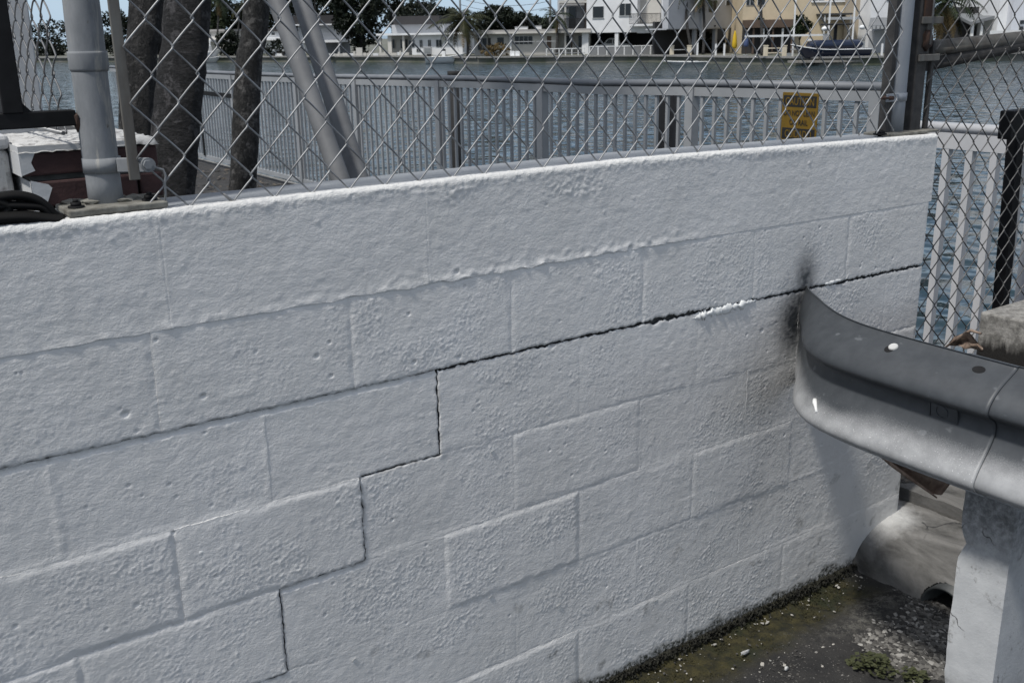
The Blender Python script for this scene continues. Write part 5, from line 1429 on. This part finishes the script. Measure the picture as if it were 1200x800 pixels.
h = Far('apartment_wing', 'greyish shaded wing of flats right of the white corner column', 'apartment building', 822, 8, ang=.72)
h.box('storey_wall', 776, 866, -60, 33.5, GRY, 0, .8); h.box('ceiling', 776, 866, 33, 34.5, GRY, .2, 3)  # shaded side of the white building: the shade is put into its grey
h.win(829, 840, 1, 15, 0, 1); h.win(853, 858.5, 1, 7, 0, 0); h.box('rain_pipe', 863.5, 866, -60, 26, WHT, -.2, .2); h.box('pilaster', 818, 822, 10, 46, GRY, -.3, .3)
h.box('garage_back_wall', 786, 892, 25, None, DARK, 3.0, .3); h.box('vent', 838, 840, 30, 32, DARK, -.05, .1)
for x in (816.5, 845): h.box('pillar', x, x+3, 34, None, GRY, .5, .4)
h = Far('balcony_tower', 'grey building end with stacked open balconies beside the white flats', 'apartment building', 670, 9)
for y0, y1 in ((2, 4.6), (34, 37)): h.box('balcony_slab', 655.5, 690, y0, y1, OFF, -1.2, 3.2)
h.box('back_wall', 656, 690, -60, None, GRY, 2.2, 4); h.box('column', 661, 663, -30, None, OFF, -1.0, .25); h.rail(661, 689, 22, 34, -1.0, BLK, 22, .06); h.box('screen', 686, 690, -40, 37, WOOD, -.9, 3)
h.box('balcony_door', 668, 676, 8, 33, GLASS, 2.1, .15); h.box('balcony_door', 671, 676, 44, 62, WOOD, 2.1, .15)
# cream house
h = Far('house', 'cream house with white windows and a brown shingled lower roof', 'house', 938, 16)
h.box('wall', 868, 1014, -50, None, CRM, 0, 9); h.box('lower_roof', 868, 926, 23, 32, WOOD, -3, 3); h.box('lower_wall', 868, 926, 32, None, DARK, -.6, .5)
for x in (871, 884): h.win(x, x+9, -4, 6, 0, 1, WPO)
for x in (947, 972): h.win(x, x+14, -8, 2, 0, 1, WPO)
h.box('sill', 946, 988, 2, 4, WPO, -.15, .2); h.box('canopy', 953, 985, 17, 19, DARK, -3, 3); h.box('canopy', 957, 992, 21.5, 24.5, METF, -4, 3.4)
for x in (954, 983): h.box('canopy_post', x, x+1, 18, None, WPO, -2.9, .1)
h.box('corner_wall', 985, 1014, -50, None, fm('house_tan', (.36, .31, .24)), -.5, .6)
for k_ in range(5): h.box('shelf_post', 874+k_*11, 876+k_*11, 33, None, WPO if k_ % 2 else WOOD, -2.8, .15)
h = Far('house', 'pale blue-white house with a grey scalloped awning, left of the slim post', 'house', 1030, 14)
h.box('wall', 1016, 1062, -50, None, WHT, 0, 8); h.box('storey_wall', 1016, 1030, 36, None, GRY, -1.5, 1.5); h.win(1033, 1045, -6, 2, 0, 1)
z0, z1 = h.Z(30), h.Z(21)
b = MB(); b.add([h.pt(1000, z0, -4), h.pt(1064, z0, -4), h.pt(1064, z1, 0), h.pt(1016, z1, 0), h.pt(1000, z0-.12, -4), h.pt(1064, z0-.12, -4), h.pt(1064, z1-.12, 0), h.pt(1016, z1-.12, 0)], [(0, 1, 2, 3), (7, 6, 5, 4), (0, 4, 5, 1), (3, 7, 4, 0)]); b.out('awning', AWN, h.t)
for i in range(14): h.box('scallop', 1000+i*4.6, 1003.2+i*4.6, 30.5, 34, METF, -4.03, .06)
h = Far('house', 'house with steep grey awning and white columns right of the slim post', 'house', 1146, 12)
h.box('back_wall', 1120, 1164, 8, None, DARK, 3, 3)
z0, z1 = h.Z(26), h.Z(15.5); z2_ = h.Z(16.5)
b = MB(); b.add([h.pt(1128, z0, -1), h.pt(1166, z2_, -1), h.pt(1166, z1, 3), h.pt(1126, z1, 3), h.pt(1128, z0-.3, -1), h.pt(1166, z2_-.3, -1), h.pt(1166, z1-.3, 3), h.pt(1126, z1-.3, 3)], [(0, 1, 2, 3), (7, 6, 5, 4), (0, 4, 5, 1), (1, 5, 6, 2), (3, 7, 4, 0)]); b.out('awning', AWN, h.t)
for x in (1132, 1142.5): h.box('column', x, x+2.6, 24, None, WPO, -.6, .3)
h.box('door', 1145, 1150, 30, None, BLK, 2.9, .15)
h = Far('apartment_block', 'tall white building with two small dark windows at far right', 'apartment building', 1185, 10)
h.box('wall', 1164, 1300, -80, None, WHT, 0, 12); h.box('wing_wall', 1174, 1300, -80, None, fm('bluish_white', (.56, .58, .62)), -1.2, 1.2); h.win(1183, 1188.5, 24, 29, -1.2, 0); h.win(1183, 1188.5, 31, 36, -1.2, 0); h.win(1205, 1212, 24, 36, -1.2, 1)
w = Far('balcony_railing', 'bright white picket railing before the tall white building', 'railing', 1175, 5)
w.rail(1157, 1200, 36, 52, 0, WPO, 40, .07, 'pickets'); w.rail(1150, 1157, 42, 58, .4, WPO, 8, .07, 'pickets')
w.box('terrace', 1150, 1320, 58, None, WPO, -.2, 4)
w.box('parapet', 1148, 1320, 60, 66, WHT, -.5, .3)

# --- fences, posts, docks on the far bank
w = Far('garden_fence', 'long white solid garden wall at the water edge in front of the porch house', 'fence', 430, 2)
for i in range(14): w.box('panel', 380+i*7.15, 380+i*7.15+6.6, 62+(i % 3)*.3, None, OFF if i % 4 else WHT, 0, .15)
for i in range(6): w.box('post', 378.5+i*18, 380.5+i*18, 60.5, None, OFF, -.05, .3)
w.box('gate_pier', 418, 425, 56, None, OFF, -.1, .5)
w = Far('lattice_fence', 'grey mesh fence with white posts along the bank under the white flats', 'fence', 735, 2.5)
for i in range(10): w.box('post', 690+i*10.2, 691.2+i*10.2, 54, None, WPO, 0, .1)
for i in range(9): w.box('panel', 691.4+i*10.2, 699.8+i*10.2, 55, 68, fm('mesh_panel', (.20, .205, .21)), .02, .03)
w.box('top_rail', 690, 783, 53.6, 54.6, WPO, -.01, .12)
w = Far('patio_fence', 'thin white post fence on the bank before the low pale house', 'fence', 665, 2.5)
for i in range(7): w.box('post', 640+i*7.4, 641+i*7.4, 57, None, WPO, 0, .1)
w.box('top_rail', 640, 686, 56.6, 57.5, WPO, -.01, .1); w.box('mid_rail', 640, 686, 62, 62.6, METF, 0, .05)
for i, (x, l_) in enumerate(((785, 'leftmost'), (805.5, 'second'), (895, 'third'), (917, 'rightmost'))):
    w = Far('cream_post', 'stout cream post on the far bank, %s of the four' % ({'leftmost': 'leftmost', 'second': 'second from the left', 'third': 'third from the left', 'rightmost': 'rightmost'}[l_]), 'post', x+2, 1.5, 'cream posts on the far bank')
    w.box('shaft', x, x+4.6, 54, None, CRP, 0, .4, bevel=.03); w.box('cap', x-.3, x+4.9, 53.2, 54.2, CRP, -.03, .46)
w = Far('bank_rail', 'cream two-bar rail between the two right cream posts', 'rail', 908, 1.7)
for y in (56, 61.5, 67): w.box('bar', 899, 917.5, y, y+1.2, CRP, 0, .1)
w = Far('bank_rail', 'dark low rail between the two left cream posts', 'rail', 797, 1.7)
for y in (58, 64): w.box('bar', 789, 806, y, y+.8, METF, 0, .08)
for x, y0, l_ in ((817, 50, 'tall white mooring post rising beside the curved palm'), (838.5, 51.5, 'short white mooring post nearest the curved palm'), (848.5, 51.5, 'short white mooring post nearest the yellow umbrella')):
    w = Far('mooring_post', l_, 'post', x, 1.0, 'white mooring posts'); w.box('shaft', x-.9, x+.9, y0, None, WPO, 0, .17); w.box('cap', x-1.1, x+1.1, y0-.6, y0, METF, -.02, .21)
def umbrella(x, y0, y1, mt, label, k):
    w = Far('closed_umbrella', label, 'umbrella', x, k, 'closed umbrellas on the far bank'); P = [w.pt(x, w.Z(y0+(y1-y0)*u), 0) for u in (0, .12, .35, .65, .9, 1)]
    b = MB(); b.tube(P, [.03, .10, .19, .24, .27, .16], 10); b.out('canopy', mt, w.t); b = MB(); b.tube([w.pt(x, LAND, 0), w.pt(x, w.Z(y0)+.15, 0)], .035, 8); b.out('pole', WOOD, w.t)
    b = MB(); b.tube([w.pt(x, LAND, 0), w.pt(x, LAND+.1, 0)], .28, 10); b.out('foot', TEAL, w.t)
umbrella(860, 36, 57, YEL, 'bright yellow closed umbrella on the far bank', 3); umbrella(873.5, 37, 55, BLU, 'dusty blue closed umbrella right of the yellow one', 3.4)
w = Far('boat_lift', 'white boat lift with tall poles and a long beam over the far bank', 'boat lift', 935, 1.2)
w.box('beam', 872, 968, 40.6, 42.8, WPO, 0, .2)
for x, y0 in ((929.5, 0), (970, -8), (998.5, 0)): w.box('pole', x-.8, x+.8, y0, None, WPO, .3, .12)
w.box('pile', 962.5, 966, 42, 79, METF, -.3, .28); w.box('pile', 1008, 1011, 50, 78, TEAL, -.3, .28); w.box('pile', 921, 925, 62, 79, TEAL, -.6, .35)
for x, y in ((963.5, 34.5), (1007, 33.5)):
    P = w.pt(x, w.Z(y), -.2); b = MB(); b.blob(P, (.32, .32, .22), .02, 2, 3); b.out('motor_cover', WPO, w.t)
w.box('cradle', 925, 1018, 57, 58.4, METF, -.4, .12)
w = Far('dock', 'low weathered dock along the water below the boat lift', 'dock', 980, .2)
for i in range(12): w.box('plank', 925+i*9.4, 934+i*9.4, 70.5, 73, fm('dock_wood', (.24, .225, .20)), -.6, 1.2)
for x in (940, 975, 1012, 1030): w.box('pile', x, x+2, 72, 78, DARK, -.3, .2)
w.box('white_pole', 1031, 1033, 52, 72, WPO, -.2, .12)

# --- boats
def boat(name, label, x0, x1, yt, k, hull, bowleft=True, h=.9, cat='boat', group=None, z0=None, beam=1.1, extras=()):
    w = Far(name, label, cat, (x0+x1)/2, k, group); n = 14; L0, L1 = w.X(x0), w.X(x1); zt = w.Z(yt); zb = (WATER-.15) if z0 is None else z0
    rows = []; 
    for i in range(n):
        u = i/(n-1); v = u if bowleft else 1-u; x = L0+(L1-L0)*u
        wd = beam*(1-(1-min(1, v/.45))**2.2)**.7 if v < .45 else beam*(1-.10*(v-.45))
        sh = zt+(.35*h*(1-v/.5)**2 if v < .5 else 0); kb = zb+(.75*(sh-zb)*max(0, 1-v/.22)**1.6)
        rk = (.10*(L1-L0))*max(0, 1-v/.3)**1.5*(1 if bowleft else -1)
        row = []
        for a_ in np.linspace(-1, 1, 9):
            zz = kb+(sh-kb)*abs(a_)**1.5; row.append(np.array([w.o[0], w.o[1], 0])+w.r*(x+rk*(1-abs(a_)))+w.b*(wd*math.copysign(abs(a_)**.55, a_))+UP*zz)
        rows.append(row)
    b = MB(); b.grid(rows, True, not bowleft); o = b.out('hull', hull, w.t)
    b = MB()
    deck = [[r_[0]*(1-t_)+r_[-1]*t_-UP*.10 for t_ in (.03, .5, .97)] for r_ in rows]; b.grid(deck, False); b.out('deck', OFF, w.t)
    b = MB()
    for s_ in (0, -1): b.tube([r_[s_] for r_ in rows], .045, 6)
    b.out('gunwale', WPO, w.t)
    b = MB(); b.grid([[rows[-1 if bowleft else 0][j]*(1)+0 for j in range(9)], [np.array([q[0], q[1], zt]) for q in rows[-1 if bowleft else 0]]], False); b.out('transom', hull, w.t)
    return w
w = boat('motorboat', 'open white motorboat with black outboard moored before the long white house', 499, 546, 66.5, -1.0, WPO, False, 1.2)
w.box('outboard_motor', 500, 505, 63, 70, BLK, .3, .5, bevel=.08); w.box('console', 518, 522, 60, 67, WPO, .1, .8, bevel=.05); w.box('windshield', 517.5, 522.5, 57.5, 60.5, GLASS, .15, .06); w.box('seat', 508, 513, 64, 67, METF, .1, .8, bevel=.05)
w = boat('cabin_cruiser', 'white cabin cruiser with a cockpit awning, leftmost boat on the far shore', 226, 258, 62, -.2, WPO, False, 1.2, beam=1.5)
w.box('cabin', 230, 247, 54, 63, WPO, -.6, 1.8, bevel=.15); w.box('cabin_window', 232, 245, 56, 59, GLASS, -.66, .1); w.box('awning', 229, 244, 50.5, 52, WPO, -.8, 2.2)
for x in (230, 243): w.box('awning_post', x, x+.6, 52, 56, METF, -.7, .06)
boat('skiff', 'small pale skiff lying low in front of the cabin cruiser', 228, 259, 68, -3, OFF, False, .5, beam=.7).box('seat', 238, 241, 66.8, 68.4, METF, -.3, .6)
w = boat('motorboat', 'dark navy motorboat hanging in the white boat lift', 926, 1016, 58, .9, NAVY, True, 1.4, z0=Far('probe', None, None, 970, .9).Z(70), beam=1.4)
bpy.data.objects.remove(bpy.data.objects['probe'])
w.box('cover', 945, 1008, 47, 58, NAVY, -1.1, 2.2, bevel=.5); w.box('hatch', 944, 949, 45.5, 47.5, WPO, -.3, .4); w.box('tower_frame', 975, 978, 30, 50, BLK, -.2, .3); w.box('hardtop', 962, 992, 28, 30, BLK, -1.0, 2.0, bevel=.05)
boat('rowing_boat', 'long low white boat hull lying beside the mooring posts', 776, 852, 72.5, -1.6, WPO, True, .35, beam=.7).box('thwart', 815, 818, 71.6, 72.6, METF, -.5, 1.0)

# --- vehicles
def car(name, label, x0, x1, y0, k, paint, cat='car', pickup=False, left=True):
    w = Far(name, label, cat, (x0+x1)/2, k); L = w.X(x1)-w.X(x0); H = w.Z(y0)-LAND; Wd = 1.75
    def P(u, v): 
        uu = u if left else 1-u
        return np.array([w.o[0], w.o[1], LAND])+w.r*(w.X(x0)+L*uu)+UP*H*v
    low = [(0, .22), (.01, .50), (.05, .56), (.28, .60), (.98, .60), (1, .48), (1, .22)]
    b = MB(); b.prism([P(*q) for q in low], -w.b*0, w.b*Wd); b.out('body', paint, w.t)
    cab = [(.26, .59), (.38, .96), (.43, 1.0), (.66, 1.0), (.70, .59)] if pickup else [(.20, .59), (.35, .96), (.42, 1), (.74, 1), (.86, .96), (.97, .59)]
    b = MB(); b.prism([P(*q) for q in cab], w.b*.08, w.b*(Wd-.08)); b.out('cabin', paint, w.t)
    for a_, c_ in (((.31, .65), (.48, .93)), ((.51, .65), (.65, .93))) if pickup else (((.28, .64), (.5, .93)), ((.53, .64), (.76, .93))):
        q = [(a_[0], a_[1]), (a_[0]+(.07 if a_[0] < .45 else 0), c_[1]), (c_[0], c_[1]), (c_[0], a_[1])]
        b = MB(); b.prism([P(*z) for z in q], w.b*.05, w.b*.09); b.out('window', GLASS, w.t)
    for u in (.18, .80):
        c_ = P(u, .20); b = MB(); b.tube([c_-w.b*.03, c_+w.b*.22], H*.20, 16); o = b.out('wheel', TYRE, w.t); b = MB(); b.tube([c_-w.b*.045, c_], H*.11, 12); b.out('rim', METF, o)
    b = MB(); b.box(P(.012, .48)+w.b*.25, (.08, .3, .14), w.ax); b.out('headlight', FRAME, w.t)
    b = MB(); b.box(P(0.0, .28)+w.b*Wd/2, (.12, Wd, .16), w.ax); b.out('bumper', TEAL, w.t)
car('pickup_truck', 'white pickup truck parked under the white flats', 695, 741, 45, 11, CARW, 'pickup truck', True)
car('parked_car', 'black car parked in the dark bay right of the pickup', 752, 793, 51.5, 11.5, CARK)
car('parked_car', 'grey car parked by the bush between the two left trunks', 262, 284, 58, 8, CARG)
def scooter(x, label, col):
    w = Far('scooter', label, 'scooter', x, 2.6, 'scooters on the far bank')
    for dx in (-5, 5):
        c_ = w.pt(x+dx, LAND+.28, 0); b = MB(); b.tube([c_, c_+w.b*.12], .28, 12); b.out('wheel', TYRE, w.t)
    w.box('body', x-4, x+5, 63, 68, col, -.05, .25, bevel=.06); w.box('seat', x-1, x+4.5, 61.5, 63, BLK, -.05, .25, bevel=.04); w.box('handlebar', x-6, x-4, 58, 60, METF, -.3, .7)
scooter(327, 'pale scooter parked near the two-storey house, left of the pair', WPO); scooter(338, 'dark scooter parked near the two-storey house, right of the pair', CARG)
for x, l_ in ((600.5, 'left white plastic chair on the far bank'), (606.5, 'right white plastic chair on the far bank')):
    w = Far('garden_chair', l_, 'chair', x, 2, 'white chairs on the far bank'); w.box('seat', x-2.6, x+2.6, 65.3, 66, WPO, -.3, .6); w.box('backrest', x-2.6, x+2.6, 60, 65.3, WPO, .25, .06)
    for dx in (-2.3, 1.9):
        for bb in (-.28, .22): w.box('leg', x+dx, x+dx+.5, 66, None, WPO, bb, .06)

# --- poles and wires
w = Far('utility_pole', 'grey utility pole behind the low pale house', 'utility pole', 645, 24)
b = MB(); b.tube([w.pt(645, LAND, 0), w.pt(645, w.Z(-60), 0)], [.19, .14], 10); b.out('shaft', METF, w.t)
for y in (-45, -54): w.box('crossarm', 634, 656, y, y+1.2, WOOD, -.1, .15)
w2 = Far('utility_pole', 'thin dark utility pole rising behind the coconut palm', 'utility pole', 541, 30); b = MB(); b.tube([w2.pt(541, LAND, 0), w2.pt(541, w2.Z(-50), 0)], [.17, .12], 10); b.out('shaft', TEAL, w2.t); w2.box('crossarm', 534, 548, -44, -43, WOOD, -.1, .15)
for i, (y0, y1, l_) in enumerate(((-42, -44, 'topmost'), (2, -1, 'middle'), (9, 6, 'lowest'))):
    A_ = w2.pt(541, w2.Z(y1), 0); B_ = w.pt(645, w.Z(y0), 0); P = [A_*(1-u)+B_*u-UP*1.6*u*(1-u)*2 for u in np.linspace(0, 1, 14)]
    b = MB(); b.tube(P, .03, 5); tag(b.out('power_line', BLK), 'thin sagging power line in the sky, %s of the three' % l_, 'power line', 'power lines')

# --- far trees
def ftree(name, label, x0, x1, y0, y1, k, mleaf, seed, n=1500, ls=.34, cat='tree', group=None, clumps=26, ybase=None):
    xc = (x0+x1)/2; d = sd(xc)+k; m_ = d/F; p = at(xc, (y0+y1)/2, d); base = np.array([p[0], p[1], LAND]); h_ = p[2]-LAND
    R_ = (x1-x0)/2*m_; Rz = (y1-y0)/2*m_
    return broad_tree(name, label, base, h_, (R_, R_*.8, Rz), mleaf, seed, n, ls, group, cat=cat, clumps=clumps)
FG = 'dark trees along the far shore'
ftree('ficus_tree', 'huge dark ficus tree between the grey house and the porch house', 392, 452, -26, 60, 7, 'leaf_dark', 1, 5200, .36, group=FG, clumps=40)
ftree('broad_tree', 'dark bushy tree standing just right of the ficus behind the dark roof', 436, 480, -30, 22, 24, 'leaf_dark', 2, 1800, .36, group=FG)
ftree('broad_tree', 'wide dark round tree rising behind the low pale house', 552, 614, 8, 40, 26, 'leaf_dark', 3, 3600, .36, group=FG, clumps=40)
ftree('broad_tree', 'small dark tree right of the wide round one on the skyline', 606, 634, 20, 40, 34, 'leaf_dark', 4, 1000, .36, group=FG)
ftree('broad_tree', 'small dark tree close to the utility pole on the skyline', 622, 662, 22, 42, 32, 'leaf_dark', 5, 1200, .36, group=FG)
ftree('broad_tree', 'tall leafy tree seen between the widest trunk and the slender one', 238, 272, -30, 40, 24, 'leaf_mid', 6, 2400, .42, group=FG, clumps=36)
ftree('broad_tree', 'dark tree beside the slender trunk on its left', 266, 292, 8, 44, 30, 'leaf_dark', 7, 1400, .4, group=FG)
ftree('round_bush', 'large round dark green bush by the grey car', 254, 288, 36, 66, 6, 'leaf_dark', 8, 1800, .3, 'bush', clumps=40)
ftree('broad_tree', 'dark tree left of the tension bar behind the railing', 108, 170, 12, 64, 10, 'leaf_dark', 9, 2600, .4, group=FG, clumps=36)
ftree('broad_tree', 'dark tree seen through the side mesh at far left', 20, 100, 26, 66, 14, 'leaf_dark', 10, 2200, .4, group=FG, clumps=36)
ftree('broad_tree', 'dark tree hidden mostly behind the forked trunk', 160, 230, 20, 62, 18, 'leaf_dark', 20, 1800, .4, group=FG)
ftree('broad_tree', 'dark tree between the crossed pipes and the two-storey house', 318, 372, -20, 33, 34, 'leaf_dark', 11, 2000, .4, group=FG)
ftree('broad_tree', 'low dark treetop between two house roofs above the porch house', 462, 496, 12, 30, 22, 'leaf_dark', 12, 900, .36, group=FG)
ftree('flowering_bush', 'green bush growing on the cream house terrace', 926, 950, 20, 42, 10, 'leaf_mid', 13, 900, .24, 'bush')
ftree('terrace_hedge', 'scruffy low greenery along the brown shingled roof edge', 872, 924, 17, 27, 14, 'leaf_mid', 14, 700, .24, 'hedge')
ftree('low_bush', 'scrubby brownish bush on the bank before the low pale house', 562, 598, 52, 68, 4, 'leaf_dry', 15, 600, .2, 'bush')
ftree('low_bush', 'dark scrubby bush on the bank below the two-storey house', 304, 346, 46, 68, 6, 'leaf_dark', 16, 900, .26, 'bush')
ftree('broad_tree', 'dark tree growing in the gap behind the curved palm', 780, 858, 36, 62, 13, 'leaf_dark', 17, 1200, .3, group=FG)
for i_, (x0_, x1_, y0_, y1_, k_, l_) in enumerate(((268, 332, 2, 46, 40, 'dark tree behind the two-storey house, its crown touching the slender trunk'), (448, 520, 4, 34, 40, 'wide dark crown behind the dark roof of the porch house'),
        (226, 262, 14, 44, 36, 'dark tree over the leftmost white house'), (352, 404, -8, 24, 40, 'dark crown over the roof of the carport house'), (505, 552, 14, 42, 40, 'dark crown behind the coconut palm'), (585, 640, 18, 40, 46, 'low dark crown far behind the rooftop units'))):
    ftree('broad_tree', l_, x0_, x1_, y0_, y1_, k_, 'leaf_dark', 40+i_, 2400, .42, group=FG, clumps=40)
def casuarina(name, label, x, y0, y1, k, seed, wpx):
    d = sd(x)+k; m_ = d/F; p1 = at(x, y0, d); p0 = at(x, y1, d); base = np.array([p1[0], p1[1], LAND]); t = thing(name, label, 'tree', base, 'feathery pines on the skyline'); rs = np.random.RandomState(seed)
    b = MB(); b.tube([base, p1], [.22, .03], 8); b.out('trunk', M['bark2'], t); b = MB()
    for i in range(34):
        u = rs.uniform(0, 1); z = p0[2]+(p1[2]-p0[2])*u; L = wpx*m_*(1-.75*u)*rs.uniform(.5, 1.1); a_ = rs.uniform(0, 6.28); dr = np.array([math.cos(a_), math.sin(a_), .45]); s0 = np.array([p1[0], p1[1], z])
        for j in range(26):
            v = rs.uniform(.25, 1); c_ = s0+dr*L*v+rs.normal(0, .12, 3); e = c_+np.array([rs.normal(0, .16), rs.normal(0, .16), rs.uniform(-.1, .4)]); sdv = rs.normal(0, .07, 3); b.add([c_-sdv, c_+sdv, e], [(0, 1, 2)])
    b.out('crown', M['needle'], t)
casuarina('feathery_pine', 'thin feathery pine beside the coconut palm', 504, -24, 30, 20, 3, 24)
casuarina('feathery_pine', 'feathery pine rising behind the dark roof of the grey house', 366, -40, 24, 30, 4, 20)
def fpalm(label, x0, y0, x1, y1, k, L, nf, seed, bend=0, dry=0, r=.16, w=.22, mleaf='leaf_palm'):
    d = sd(x0)+k; p = at(x1, y1, d); b0 = at(x0, y0, d); palm('palm_tree', label, (b0[0], b0[1], LAND), p, r, r*.75, L, nf, seed, mleaf, 'bark3', bend, 'palms on the far shore', dry, w=w)
fpalm('coconut palm with yellowing hanging fronds before the long white house', 548, 72, 541, 24, 3, 4.6, 26, 3, .3, 9)
fpalm('curved slim palm leaning across the shaded wing of flats', 812, 66, 806, -14, 3.5, 3.6, 20, 4, -.4)
fpalm('palm with drooping fronds by the windows of the shaded wing', 824, 66, 822, -12, 5, 3.4, 22, 5, .2, 5, mleaf='leaf_mid')
fpalm('palm with silvery fronds left of the stacked balconies', 652, 66, 652, 18, 6, 2.6, 20, 6, .1, 3, mleaf='leaf_mid')
fpalm('bare-trunked palm in front of the cream house', 893, 66, 889, -24, 4, 3.4, 18, 7, .1)
fpalm('dense palm with brown and yellow skirt just right of the slim post', 1110, 70, 1106, 2, 4, 4.4, 30, 8, 0, 34, .3, .26, 'leaf_mid')
fpalm('palm with shaggy fronds behind the widest trunk at left', 252, 70, 256, 0, 10, 3.6, 22, 9, .2, 3, mleaf='leaf_mid')
fpalm('short palm peeking over the trees beside the slender trunk', 278, 70, 281, 10, 26, 3.0, 16, 10)
